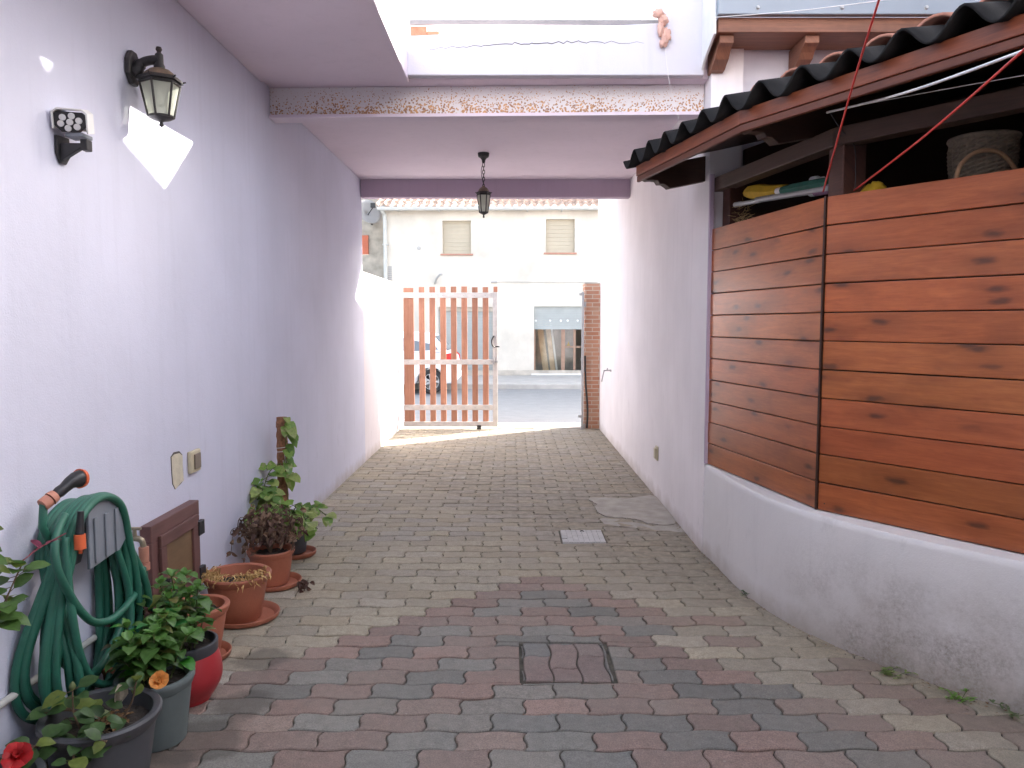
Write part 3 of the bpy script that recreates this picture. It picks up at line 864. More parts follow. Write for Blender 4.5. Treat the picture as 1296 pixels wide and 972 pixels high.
b = newbm(); prism(b, [V(1.185, 4.66, 3.20), V(1.185, 4.70, 3.61), V(1.185, 5.0, 3.61), V(1.185, 5.0, 3.05), V(1.185, 4.9, 3.12)], V(.014, 0, 0)); link('eave_end', b, 'white_plastic', t)
for x in (1.235, 1.745, 2.275, 2.80):
    b = newbm()
    pr = [(4.72, 3.213), (4.72, 3.168), (4.755, 3.158), (4.79, 3.135), (4.82, 3.105), (4.87, 3.085), (4.90, 3.068), (4.998, 3.062), (4.998, 3.213)]
    uvb = b.loops.layers.uv['UVMap']
    for f in prism(b, [V(x, y, z) for y, z in pr], V(.085, 0, 0)):
        for lp in f.loops: lp[uvb].uv = (x * 9 + lp.vert.co.y, lp.vert.co.z + lp.vert.co.x)
    link('corbel', b, 'eave_wood', t, bevel=.004)

# ================================================================== VERANDA
base = spline([V(1.252, 5.0, 0), V(1.268, 4.7, 0), V(1.295, 4.2, 0), V(1.393, 3.746, 0), V(1.60, 3.33, 0), V(1.80, 3.05, 0), V(1.985, 2.83, 0), V(2.45, 2.25, 0), V(3.05, 1.45, 0)], 7)
b = newbm()
N = len(base); lay_ = []
prof = [(.0, -.03), (.0, .56), (.004, .583), (.014, .592), (.25, .594), (.25, -.03)]
for i, p in enumerate(base):
    d = (base[min(i + 1, N - 1)] - base[max(i - 1, 0)]).normalized(); nrm = V(-d.y, d.x, 0)
    if nrm.x < 0: nrm = -nrm
    lay_.append([b.verts.new(p + nrm * o + V(0, 0, z)) for o, z in prof])
for A_, B_ in zip(lay_, lay_[1:]):
    for k in range(len(prof)):
        b.faces.new((A_[k], B_[k], B_[(k + 1) % len(prof)], A_[(k + 1) % len(prof)]))
b.faces.new(lay_[0]); b.faces.new(lay_[-1][::-1])
tag(link('veranda_wall', b, 'low_wall', smooth='auto'), 'low curved pale wall, stained at its foot, beneath the orange wooden screen', 'wall')

ver = thing('veranda', 'wooden veranda with orange plank screen and black edged tiled roof', 'veranda', (2.0, 3.9, 0))
c0, c1, c2 = V(1.264, 4.945, .597), V(1.490, 3.70, .597), V(3.05, 1.50, .597)
dp = [(c0, c1), (c1, c2)]
BH = .1368
up = V(0, 0, 1)
for si, (p, q) in enumerate(dp):
    d = (q - p).normalized(); inn = V(-d.y, d.x, 0)
    if inn.x < 0: inn = -inn
    b = newbm()
    for r in range(11):
        tone = rnd.uniform(.82, 1.12) * (.86 if r < 2 else 1); g_ = rnd.uniform(.90, 1.08); w = (tone, tone * g_, tone * g_ * rnd.uniform(.9, 1.15))
        s = p + d * (.004 if si == 0 else .006); e = q - d * (.006 if si == 0 else 0)
        jt = rnd.uniform(-.0015, .0015); board(b, s + up * (r * BH + .002 + jt) - inn * rnd.uniform(0, .0025), e + up * (r * BH + .002 - jt) - inn * rnd.uniform(0, .0025), up, inn, BH - .005, .022, col=w)
    link('screen_panel', b, 'plank', ver, bevel=.003)
    first = None
    for r in range(11):
        for along in ((.035, (q - p).length - .035) if si == 0 else (.04, 1.45)):
            for hh in (.035, .10):
                c = p + d * along + up * (r * BH + hh) - inn * .0008
                if first is None:
                    b = newbm(); cyl(b, c, c + inn * .003, .0035, n=8); first = link('screw', b, 'black_paint', ver); c_first = c
                else:
                    o = first.copy(); COL.objects.link(o); o.parent = ver; o.location = c - c_first
    b = newbm()
    pp, qq = p + inn * .024, q + inn * .024
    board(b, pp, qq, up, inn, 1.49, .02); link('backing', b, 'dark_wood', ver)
b = newbm(); obox(b, c1 + up * .752, (c2 - c1).normalized(), V(.83, .56, 0).normalized(), up, .0045, .012, .752); link('corner_strip', b, 'dark_wood', ver)
b = newbm(); box(b, 1.2495, 1.276, 4.925, 4.9535, .598, 2.44); link('reveal_shade_strip', b, 'lintel', ver)  # dark strip painting in the shade of the wall reveal
# posts
def post(x, y, z0, z1, w, d):
    b = newbm(); nn = V(-d.y, d.x, 0)
    c = V(x, y, z0)
    board(b, c - d * w / 2 - nn * w / 2, c + d * w / 2 - nn * w / 2, up, nn, z1 - z0, w); link('post', b, 'post_wood', ver, bevel=.006)
d1 = (c1 - c0).normalized(); d2 = (c2 - c1).normalized(); n1 = V(-d1.y, d1.x, 0); n2 = V(-d2.y, d2.x, 0)
n1 = n1 if n1.x > 0 else -n1; n2 = n2 if n2.x > 0 else -n2
nm = (n1 + n2).normalized()
post(1.60, 3.74, .60, 2.40, .12, d1)
post(1.385, 4.88, .60, 2.42, .10, d1)
post(2.62, 2.32, .60, 2.40, .12, d2)
# eave geometry
e0, e1, e2 = V(.80, 5.05, 2.5), V(1.085, 3.75, 2.5), V(2.30, 1.38, 2.5)
g1 = (e1 - e0).normalized(); g2 = (e2 - e1).normalized()
m1 = V(-g1.y, g1.x, 0); m1 = m1 if m1.x > 0 else -m1
m2 = V(-g2.y, g2.x, 0); m2 = m2 if m2.x > 0 else -m2
mm = (m1 + m2).normalized(); mk = 1 / mm.dot(m1)
SL = math.tan(R(12.5))
L1, L2 = (e1 - e0).length, (e2 - e1).length
def eave(s):
    if s <= L1: p = e0 + g1 * s
    else: p = e1 + g2 * (s - L1)
    w = max(-1, min(1, (s - L1) / .45)); k = (w + 1) / 2
    return p, (m1 * (1 - k) + m2 * k).normalized()
def roofpt(s, u, h):
    p, n = eave(s)
    if (p + n * u).y > 4.94 and (p + n * u).x > 1.19: u = max(min(u, .45), (4.94 - p.y) / n.y)
    if (p + n * u).x > 4.5: u = (4.5 - p.x) / n.x
    q = p + n * u + V(0, 0, u * SL + h)
    if q.x > 1.19 and q.y > 4.94: q.y = 4.94
    return q
PER = .235
wv = lambda s: (.044 + .004 * math.sin(s * 5.3)) * (math.cos(2 * PI * (s - .10) / PER))
# black corrugated under-sheet
b = newbm(); rows = []
NS = int((L1 + L2 + .06) / PER * 14)
for iu, u in enumerate((-.055, .06, .3, .8, 1.4, 2.2, 3.0, 3.8)):
    rows.append([b.verts.new(roofpt(-.085 + (L1 + L2 + .085) * i / NS, u, .062 + wv(-.085 + (L1 + L2 + .085) * i / NS))) for i in range(NS + 1)])
for A_, B_ in zip(rows, rows[1:]):
    for i in range(NS): b.faces.new((A_[i], A_[i + 1], B_[i + 1], B_[i]))
o = link('under_sheet', b, 'onduline', ver, smooth=True)
sm = o.modifiers.new('solid', 'SOLIDIFY'); sm.thickness = .010; sm.offset = 1
# terracotta cover tiles on each crest
b = newbm()
s = .10
while s < L1 + L2:
    for row in range(5):
        u0 = .13 + row * .36; u1 = u0 + .42
        prev = None
        for u, rr in ((u0, .088), (u1, .074)):
            ring = []
            for k in range(9):
                a = PI * k / 8
                for_s = s + rr * math.cos(a) * .95
                ring.append(b.verts.new(roofpt(for_s, u, .066 + .010 * (1 if u == u0 else 0) + .056 * math.sin(a))))
            if prev:
                for k in range(8): b.faces.new((prev[k], prev[k + 1], ring[k + 1], ring[k]))
            prev = ring
    s += PER
o = link('roof_tiles', b, 'tile', ver, smooth=True)
sm = o.modifiers.new('solid', 'SOLIDIFY'); sm.thickness = .012; sm.offset = 1
# sheathing (underside), fascia, moulding
b = newbm(); rows = []
for u in (.012, 3.8):
    rows.append([b.verts.new(roofpt((L1 + L2) * i / 40, u, -.004)) for i in range(41)])
uv = b.loops.layers.uv['UVMap']
for i in range(40):
    f = b.faces.new((rows[0][i], rows[0][i + 1], rows[1][i + 1], rows[1][i]))
    for lp in f.loops: lp[uv].uv = (lp.vert.co.x * 1.0, (lp.vert.co.y) * 1.0)
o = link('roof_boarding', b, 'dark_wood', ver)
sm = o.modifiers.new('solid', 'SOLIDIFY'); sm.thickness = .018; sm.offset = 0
for (p, q, n) in ((e0, e1, m1), (e1, e2, m2)):
    b = newbm()
    dd = (q - p).normalized()
    board(b, p - V(0, 0, .052), q - V(0, 0, .052), up, n, .066, .022, col=(1.25, 1.12, 1.0))
    board(b, p - V(0, 0, .088) + n * .005, q - V(0, 0, .088) + n * .005, up, n, .034, .022, col=(.72, .66, .6))
    link('fascia', b, 'beam_wood', ver, bevel=.004)
# rafters with ogee ends
def rafter(p, n, length, h=.125, w=.07, drop=-.012):
    """p = eave point; profile in the (n, z) plane"""
    side = V(-n.y, n.x, 0)
    out = [(.03, -.005), (.03, -.075), (.05, -.088), (.085, -.092), (.115, -.100), (.13, -.125), (.16, -.130), (.185, -.150), (.20, -.165)]
    pr = [(u, z + u * SL) for u, z in out] + [(length, -.165 + length * SL), (length, -.005 + length * SL)]
    b = newbm(); uvl = b.loops.layers.uv['UVMap']
    fs = prism(b, [p + n * u + V(0, 0, z + drop) - side * w / 2 for u, z in pr], side * w)
    for f in fs:
        for lp in f.loops:
            d = lp.vert.co - p; lp[uvl].uv = (d.dot(n) + p.x * 7, d.z + d.dot(side))
    link('rafter', b, 'dark_wood', ver, bevel=.004)
rafter(e0 + g1 * .05, m1, .55)
rafter(e1, mm, 1.2)
rafter(e1 + g2 * 1.5, m2, 1.0)
# wall plate beams under the rafters
for (p, q, n) in ((V(1.27, 4.98, 2.335), V(1.512, 3.70, 2.335), n1), (V(1.512, 3.70, 2.335), V(2.66, 2.09, 2.335), n2)):
    b = newbm(); board(b, p, q, up, n, .085, .09); link('wall_plate', b, 'plate_wood', ver, bevel=.005)
# inner sill/shelf and closing walls
b = newbm()
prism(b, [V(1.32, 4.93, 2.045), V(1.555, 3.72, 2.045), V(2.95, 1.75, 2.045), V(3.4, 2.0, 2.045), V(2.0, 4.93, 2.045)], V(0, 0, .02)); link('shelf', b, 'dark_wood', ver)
b = newbm(); prism(b, [V(3.10, 1.50, 0), V(4.6, 2.5, 0), V(4.6, 4.98, 0), V(4.5, 4.98, 0), V(4.5, 2.56, 0), V(3.05, 1.58, 0)], V(0, 0, 3.3)); link('light_stop_wall', b, 'dark_wood', ver)  # unseen dark wall added to keep light out of the veranda
b = newbm(); prism(b, [V(1.47, 4.96, .6), V(4.5, 4.96, .6), V(4.5, 4.96, 3.0), V(3.1, 4.96, 3.0), V(1.75, 4.96, 2.70), V(1.47, 4.96, 2.60)], V(0, .025, 0)); link('shade_back_sheet', b, 'dark_wood', ver)  # dark sheet over the lilac house wall, standing in for its shade
# pale mortar flashing at the roof end
b = newbm(); prism(b, [V(.98, 5.06, 2.58), V(1.24, 5.06, 2.62), V(1.24, 5.06, 2.83)], V(0, .012, 0))
link('flashing', b, 'parapet', ver)

# stuff on the shelf ---------------------------------------------------
t = thing('beach_umbrella', 'closed beach umbrella with white screw spike and yellow cover, on the veranda shelf', 'umbrella', (1.5, 4.4, 2.10))
ua, ub = V(1.372, 4.872, 2.237), V(1.60, 3.80, 2.165); ud = (ub - ua).normalized()
b = newbm()
for i in range(5):
    q = ua + ud * (.012 + i * .022); cyl(b, q, q + ud * .012, .008, .017, 10); cyl(b, q + ud * .012, q + ud * .022, .017, .008, 10)
cyl(b, ua + ud * .12, ua + ud * .34, .013, n=10)
link('spike', b, 'white_plastic', t, smooth='auto')
b = newbm(); cyl(b, ua + ud * .30 + V(.0, 0, .006), ub, .017, n=12); link('pole', b, 'grey_metal', t, smooth='auto')
b = newbm()
pts = [ua + ud * (.12 + .5 * k / 8) + V(.03, .01, .066 - .004 * k + .004 * math.sin(k)) for k in range(9)]
tube(b, pts, [.022, .042, .047, .047, .044, .042, .038, .034, .02], 7)
link('canvas_cover', b, 'yellow', t)
t = thing('folded_parasol', 'dark green folded parasol with white end caps, lying on the veranda shelf', 'umbrella', (1.57, 4.1, 2.10))
b = newbm(); pa = V(1.495, 4.32, 2.235); tube(b, [pa + ud * x for x in (.0, .1, .3, .42)], [.022, .027, .027, .024], 8); link('canvas', b, 'green_plastic', t)
b = newbm(); cyl(b, pa - ud * .055, pa, .020, .021, 12); link('end_cap', b, 'white_plastic', t, bevel=.006)
b = newbm(); q = pa + ud * .20 + V(.05, .02, .035); cyl(b, q, q + ud * .06, .020, n=12); link('end_cap', b, 'white_plastic', t, bevel=.006)
t = thing('rolled_mat', 'mauve rolled mat with white caps behind the top screen board', 'mat', (1.6, 3.95, 2.1))
b = newbm(); q = V(1.565, 4.02, 2.18); cyl(b, q, q + ud * .2, .026, n=12); link('roll', b, 'purple', t, smooth='auto')
b = newbm(); cyl(b, q - ud * .05, q + ud * .005, .024, n=12); link('cap', b, 'white_plastic', t, bevel=.006)
b = newbm(); q2 = V(1.59, 4.02, 2.232); cyl(b, q2 - ud * .03, q2 + ud * .02, .022, n=12); link('cap', b, 'white_plastic', t, bevel=.006)
b = newbm()
for i in range(90):
    p = V(1.40 + rnd.uniform(-.02, .05), 4.80 + rnd.uniform(-.10, .12), 2.09 + rnd.uniform(0, .13)); d = V(rnd.uniform(-1, 1), rnd.uniform(-1, 1), rnd.uniform(-.5, 1)).normalized()
    cyl(b, p, p + d * .05, .0012, n=4)
tag(link('broom_head', b, 'straw'), 'frayed straw broom head under the white umbrella spike', 'broom')
b = newbm(); tube(b, spline([V(1.665, 3.70, 2.06), V(1.68, 3.68, 2.10), V(1.70, 3.65, 2.125), V(1.71, 3.63, 2.155)], 6), [.05] * 6 + [.045] * 7 + [.035] * 4 + [.015] * 2, 10)
tag(link('yellow_bag', b, 'yellow', smooth=True), 'small yellow bag peeking over the screen beside the post', 'bag')
def basket(loc, r, h, label, hl):
    t = thing('wicker_basket', label, 'basket', loc, )
    b = newbm(); c = V(*loc)
    n = 44; nr = 26; rings = []
    for j in range(nr + 1):
        z = h * j / nr; rr = r * (.82 + .18 * math.sin(PI * min(1, z / h * .62)))
        rings.append([b.verts.new(c + V(math.cos(2 * PI * i / n) * (rr + .006 * math.sin(i * PI / 2 * 1.0 + (j % 2) * PI) * (1 if j < nr - 3 else 0)), math.sin(2 * PI * i / n) * (rr + .006 * math.sin(i * PI / 2 + (j % 2) * PI)), z)) for i in range(n)])
    for A_, B_ in zip(rings, rings[1:]):
        for i in range(n): b.faces.new((A_[i], A_[(i + 1) % n], B_[(i + 1) % n], B_[i]))
    b.faces.new(rings[0][::-1])
    link('body', b, 'wicker', t)
    b = newbm(); tube(b, [c + V(math.cos(2 * PI * i / 32) * r * .97, math.sin(2 * PI * i / 32) * r * .97, h) for i in range(32)], .012, 8, True); link('rim', b, 'wicker', t, smooth=True)
    b = newbm(); tube(b, spline([c + Vector(p) for p in hl], 8), .009, 8); link('handle', b, 'cane', t, smooth=True)
basket((2.06, 3.43, 2.067), .135, .235, 'tall wicker basket with curved cane handle above the orange screen', [(-.19, -.12, .0), (-.17, -.13, .10), (-.10, -.14, .155), (0, -.14, .14), (.09, -.13, .04), (.11, -.12, 0)])
basket((2.30, 3.20, 2.067), .13, .17, 'wicker basket with upright cane handle at the right edge of the photo', [(-.135, -.08, 0), (-.14, -.09, .12), (-.09, -.09, .21), (.02, -.09, .22), (.1, -.08, .1)])

# cords -----------------------------------------------------------------
def cord(name, pts, r, mat, label, cat, n=10):
    b = newbm(); tube(b, spline(pts, n), r, 6); tag(link(name, b, mat, smooth=True), label, cat)
cord('red_cord', [V(1.19, 2.52, 2.62), V(1.30, 3.0, 2.425), V(1.462, 3.672, 2.12)], .0042, 'red_cord', 'taut red cord rising steeply past the eave from the screen joint', 'cord')
cord('red_cord', [V(1.44, 2.18, 2.28), V(1.54, 2.9, 2.205), V(1.60, 3.655, 2.122)], .0042, 'red_cord', 'taut red cord slanting across the dark veranda opening to the post', 'cord')
cord('white_cable', [V(1.572, 2.20, 2.312), V(1.505, 2.95, 2.372), V(1.40, 3.50, 2.437)], .0052, 'white_cord', 'bright white cable sloping under the eave of the veranda', 'cable')
cord('thin_wire', [V(1.80, 2.60, 2.335), V(1.65, 3.1, 2.41), V(1.475, 3.665, 2.487)], .0018, 'white_cord', 'thin grey wire below the white cable in the veranda opening', 'wire')
cord('thin_wire', [V(1.17, 4.60, 3.268), V(1.60, 4.38, 3.222), V(2.06, 4.17, 3.205)], .0022, 'white_cord', 'thin white line crossing in front of the slate grey gutter', 'wire')
cord('drop_wire', [V(1.475, 3.662, 2.485), V(1.53, 3.655, 2.40), V(1.585, 3.64, 2.33), V(1.60, 3.645, 2.2), V(1.60, 3.65, 2.09)], .002, 'black', 'loose dark wire drooping down the veranda corner post', 'wire')

# socket and lock hook on the right passage wall
t = thing('wall_socket', 'small beige socket box low on the right passage wall', 'socket', (XR, 6.54, .36))
b = newbm(); box(b, XR - .016, XR - .001, 6.49, 6.57, .335, .455); link('plate', b, 'beige_plastic', t, bevel=.004)
b = newbm(); box(b, XR - .030, XR - .016, 6.50, 6.56, .35, .44); link('cover', b, 'beige_plastic', t, bevel=.004)
t = thing('gate_hook', 'grey metal hook lever fixed on the right passage wall near the brick pillar', 'hook', (XR, 10.0, .88))
b = newbm(); box(b, XR - .012, XR - .001, 9.65, 9.75, .90, .925); cyl(b, XR * V(1, 0, 0) + V(-.005, 9.7, .912), V(XR - .09, 9.7, .912), .009, n=8); cyl(b, V(XR - .045, 9.7, .91), V(XR - .045, 9.7, .945), .008, n=8); link('arm', b, 'grey_metal', t)
b = newbm(); tube(b, spline([V(XR - .085, 9.7, .912), V(XR - .10, 9.7, .85), V(XR - .115, 9.7, .77)], 6), .008, 8); link('lever', b, 'grey_metal', t)

# ================================================================== GATE
GY = 10.92
t = thing('wooden_gate', 'slatted gate leaf of salmon wood planks on pale metal rails, closed on the left', 'gate', (-.9, GY, 0))
xs = [(-1.535, -1.39)] + [(-1.318 + i * .1505, -1.236 + i * .1505) for i in range(7)]
for i, (x0, x1) in enumerate(xs):
    b = newbm(); tone = rnd.uniform(.82, 1.18)
    p = V(x0, GY, .10 if i else .06)
    board(b, p, p + V(0, 0, 1.925 - (.0 if i else -.03) + rnd.uniform(-.008, .006)), V(1, 0, 0), V(0, 1, 0), x1 - x0, .022, col=(tone, tone * .97, tone * .95)); link('slat', b, 'gate_slat', t, bevel=.004)
b = newbm(); p = V(-.262, GY, .10); board(b, p, p + V(0, 0, 1.925), V(1, 0, 0), V(0, 1, 0), .058, .022, col=(1.15, 1.0, .95)); link('slat', b, 'gate_slat', t)
for z, h, y0 in ((1.865, .075, GY - .03), (.925, .07, GY - .03), (.275, .075, GY - .03), (.035, .075, GY - .03)):
    b = newbm(); box(b, -1.545, -.275 if z > .1 else -.203, y0, GY - .002, z, z + h); link('rail', b, 'gate_metal', t, bevel=.004)
    for (x0, x1) in xs:
        if z < .1: break
        b = newbm(); c = V((x0 + x1) / 2, y0 - .001, z + h / 2); cyl(b, c, c - V(0, .005, 0), .008, .005, 10); link('bolt_head', b, 'grey_metal', t)
b = newbm(); box(b, -.272, -.203, GY - .034, GY - .002, .035, 1.945); link('stile', b, 'gate_metal', t, bevel=.004)
b = newbm(); box(b, -.262, -.215, GY - .046, GY - .034, 1.07, 1.30); link('lock_plate', b, 'gate_metal', t, bevel=.003)
b = newbm(); tube(b, spline([V(-.255, GY - .05, 1.33), V(-.285, GY - .085, 1.27), V(-.275, GY - .09, 1.2), V(-.245, GY - .06, 1.17)], 6), .011, 8); cyl(b, V(-.235, GY - .05, 1.18), V(-.175, GY - .05, 1.18), .010, n=8); link('handle', b, 'black_paint', t, smooth=True)
b = newbm(); box(b, -.30, -.20, GY - .06, GY - .034, .955, .985); cyl(b, V(-.26, GY - .06, .93), V(-.26, GY - .06, 1.03), .014, n=10); link('bolt_latch', b, 'grey_metal', t, bevel=.003)
b = newbm(); box(b, -.50, -.44, GY - .05, GY - .03, .0, .06); link('drop_bolt', b, 'black_paint', t, bevel=.004)
t = thing('gate_post', 'slim grey metal gate post with hinge tabs beside the brick pillar', 'gate post', (1.01, GY, 0))
b = newbm(); box(b, .985, 1.018, GY - .05, GY, 0, 1.95); link('bar', b, 'grey_metal', t, bevel=.003)
for z in (1.90, .98, .17):
    b = newbm(); box(b, .945 if z != .98 else .97, .985, GY - .03, GY - .02, z, z + .035); link('hinge', b, 'grey_metal', t, bevel=.002)
    b = newbm(); cyl(b, V(1.035, GY - .02, z - .16), V(1.035, GY - .02, z - .09), .014, n=8); link('hinge_pin', b, 'grey_metal', t)
b = newbm(); tube(b, spline([V(1.035, GY - .03, 1.05), V(1.045, GY - .03, .7), V(1.075, GY - .04, .3), V(1.07, GY - .03, .02)], 6), .014, 8)
tag(link('rubber_strip', b, 'black', smooth=True), 'bowed black rubber strip standing against the brick pillar', 'strip')
t = thing('brick_pillar', 'narrow pillar of small orange bricks where the right wall ends', 'pillar', (1.14, 11, 0))
b = newbm(); box(b, 1.03, 1.249, 10.94, 11.25, -.03, 2.065); link('shaft', b, 'brick', t)
b = newbm(); box(b, 1.03, 1.249, 10.94, 11.25, 2.066, 2.082); link('cap', b, 'stone', t)

# ================================================================== ACROSS THE STREET
FY = 20.65
def cut_wall(b, x0, x1, z0, z1, y0, y1, holes):
    xs = sorted({x0, x1, *[h[0] for h in holes], *[h[1] for h in holes]}); zs = sorted({z0, z1, *[h[2] for h in holes], *[h[3] for h in holes]})
    for i in range(len(xs) - 1):
        for j in range(len(zs) - 1):
            cx, cz = (xs[i] + xs[i + 1]) / 2, (zs[j] + zs[j + 1]) / 2
            if any(h[0] < cx < h[1] and h[2] < cz < h[3] for h in holes): continue
            box(b, xs[i], xs[i + 1], y0, y1, zs[j], zs[j + 1])
    bmesh.ops.remove_doubles(b, verts=b.verts, dist=1e-5)
    # drop the doubled inner faces between neighbouring cells
    seen = {}
    for f in list(b.faces):
        key = tuple(sorted((round(v.co.x, 4), round(v.co.y, 4), round(v.co.z, 4)) for v in f.verts)); seen.setdefault(key, []).append(f)
    dead = [f for L_ in seen.values() if len(L_) > 1 for f in L_]
    if dead: bmesh.ops.delete(b, geom=dead, context='FACES')
W1, W2 = (-1.845, -1.09, 3.36, 4.23), (.90, 1.665, 3.39, 4.27)
SH, RD = (.59, 1.96, .17, 1.965), (-1.97, -.50, .121, 1.945)
t = thing('street_house', 'long whitewashed house across the street with tiled roof and closed shutters', 'house', (0, FY, 0))
b = newbm(); cut_wall(b, -3.42, 4.3, .0, 4.50, FY, FY + .35, [W1, W2, SH, RD]); link('front_wall', b, 'facade', t)
b = newbm(); box(b, -3.42, 4.3, FY + 2.2, FY + 2.3, 0, 4.5); box(b, -3.42, 4.3, FY + .36, FY + 2.2, 0, .11); link('back_wall', b, 'room', t)
b = newbm(); box(b, -3.42, 4.3, FY - .02, FY, .121, .26); link('plinth', b, 'stone', t)
# tiled roof, three visible courses and more
b = newbm(); per = .20; ns = int(7.9 / per) * 8
rs = math.tan(R(24))
courses = 11
for cidx in range(courses):
    ya, yb = FY - .28 + cidx * .36, FY - .28 + (cidx + 1) * .36 + .05
    za, zb = 4.57 + cidx * .36 * rs + .03, 4.57 + (cidx + 1) * .36 * rs + .012
    prev = None
    for (y, z) in ((ya, za - .03), (ya, za), (yb, zb)):
        row = [b.verts.new((-3.55 + 7.9 * i / ns, y, z + .045 * max(-.35, math.cos(2 * PI * i / 8)) + .01 * math.sin(i * 1.7 + cidx))) for i in range(ns + 1)]
        if prev:
            for i in range(ns): b.faces.new((prev[i], prev[i + 1], row[i + 1], row[i]))
        prev = row
link('roof', b, 'far_tile', t)
b = newbm(); box(b, -3.5, 4.3, FY - .24, FY + .3, 4.502, 4.57); link('cornice', b, 'facade', t)
b = newbm(); tube(b, [V(-3.52, FY - .27, 4.50), V(4.3, FY - .27, 4.52)], .05, 8)
for x in (-3.0, -1.93, -.8, .4, 1.3): box(b, x, x + .02, FY - .33, FY, 4.45, 4.475)
link('gutter', b, 'pipe', t)
b = newbm(); tube(b, spline([V(-3.40, FY - .27, 4.58), V(-3.40, FY - .2, 4.45), V(-3.36, FY - .07, 4.3), V(-3.355, FY - .07, 3.6), V(-3.355, FY - .07, .15)], 6), .055, 10); box(b, -3.43, -3.28, FY - .13, FY, 3.58, 3.61); link('drainpipe', b, 'pipe', t, smooth='auto')
for wi, w in enumerate((W1, W2)):
    b = newbm(); k = 17
    for i in range(k):
        z0 = w[2] + (w[3] - w[2]) * i / k; hh = (w[3] - w[2]) / k
        box(b, w[0] + .004, w[1] - .004, FY + .125 + .012 * (i % 2), FY + .16, z0 + .002, z0 + hh - .001)
    f = link('window', b, 'shutter_cream', t)
    b = newbm(); box(b, w[0] - .055, w[1] + .055, FY - .045, FY + .07, w[2] - .045, w[2] - .002); link('sill', b, 'sill', f, bevel=.006)
# half raised shop shutter and the shop behind
b = newbm()
for i in range(9): box(b, SH[0] + .003, SH[1] - .003, FY + .06 + .008 * (i % 2), FY + .09, 1.395 + i * .0635, 1.395 + i * .0635 + .061)
box(b, SH[0] + .003, SH[1] - .003, FY + .05, FY + .10, 1.355, 1.394)
sh = link('shop_shutter', b, 'shutter_grey', t)
b = newbm()
for x in (.64, 1.02, 1.31, 1.49, 1.76): cyl(b, V(x, FY + .059, 1.585), V(x, FY + .045, 1.585), .03, .022, 12)
link('shutter_button', b, 'white_plastic', sh)
fr = None
b = newbm()
for x0, x1 in ((.595, .635), (1.33, 1.43), (1.915, 1.955)): box(b, x0, x1, FY + .14, FY + .20, .171, 1.39)
box(b, .635, 1.33, FY + .14, FY + .2, .171, .24); box(b, 1.43, 1.915, FY + .14, FY + .2, .171, .24)
box(b, 1.66, 1.72, FY + .14, FY + .2, .24, 1.39); box(b, 1.43, 1.66, FY + .14, FY + .2, .86, .90); box(b, 1.72, 1.915, FY + .14, FY + .2, .86, .90)
fr = link('shop_door', b, 'frame_wood', t)
b = newbm(); box(b, .635, 1.33, FY + .165, FY + .170, .24, 1.39); box(b, 1.43, 1.66, FY + .165, FY + .17, .90, 1.39); box(b, 1.43, 1.66, FY + .165, FY + .17, .24, .86); link('pane', b, 'glass', fr)
b = newbm(); box(b, .52, 2.0, FY - .035, FY + .05, .125, .168); link('shop_sill', b, 'white_plastic', t)
# things in the shop
for i, (x0, x1, w_) in enumerate(((.68, 1.02, .16), (.92, 1.20, .13), (1.06, 1.27, .05))):
    b = newbm(); prism(b, [V(x1 - w_, FY + .34 + i * .06, .13), V(x1, FY + .34 + i * .06, .13), V(x0 + w_, FY + .9 + i * .05, 1.6), V(x0, FY + .9 + i * .05, 1.6)], V(0, .03, 0))
    tag(link('leaning_board', b, 'tan_board' if i < 2 else 'white_plastic'), ['wide tan board leaning behind the shop window', 'narrower tan board leaning beside the wide one in the shop', 'white batten leaning nearest the shop door frame'][i], 'board')
b = newbm(); prism(b, [V(1.50, FY + .5, .90), V(1.60, FY + .5, .90), V(1.55, FY + .5, 1.02)], V(0, .03, 0))
tag(link('warning_triangle', b, 'yellow'), 'small yellow triangle standing behind the shop door glass', 'sign')
# roller door behind the gate
b = newbm()
for i in range(22): box(b, RD[0] + .003, RD[1] - .003, FY + .10 + .012 * (i % 2), FY + .14, .125 + i * .0775, .125 + i * .0775 + .074)
link('roller_door', b, 'shutter_grey', t)
b = newbm(); box(b, RD[0] + .003, RD[1] - .003, FY + .06, FY + .14, 1.832, 1.94); link('door_header', b, 'stone', t)
# facade fittings
b = newbm(); lathe(b, V(-2.478, FY, 3.508), [(.055, 0), (.05, -.03), (.0, -.035)][::1], 12, V(0, 1, 0)); tag(link('wall_vent', b, 'dish'), 'small round grey vent left of the upper shuttered window', 'vent')
b = newbm()
for i in range(7): box(b, -3.30, -3.20, FY - .02, FY - .004, 2.66 + i * .055, 2.70 + i * .055)
tag(link('wall_grille', b, 'dish'), 'slatted grey vent grille beside the drainpipe across the street', 'grille')
b = newbm(); tube(b, spline([V(-2.05, FY - .005, 2.58), V(-2.0, FY - .18, 2.68), V(-1.90, FY - .28, 2.79), V(-1.84, FY - .25, 2.80)], 6), .03, 8)
tag(link('wall_bracket', b, 'dish', smooth=True), 'curved grey bracket on the white house above the gate', 'bracket')
b = newbm(); tube(b, [V(-.56, FY - .03, 2.61), V(-.4, FY - .03, 2.615)], .028, 8); tube(b, [V(-.4, FY - .03, 2.615), V(4.2, FY - .03, 2.60)], .008, 6)
tag(link('wall_cable', b, 'dish'), 'horizontal cable with a short conduit on the white house front', 'cable')

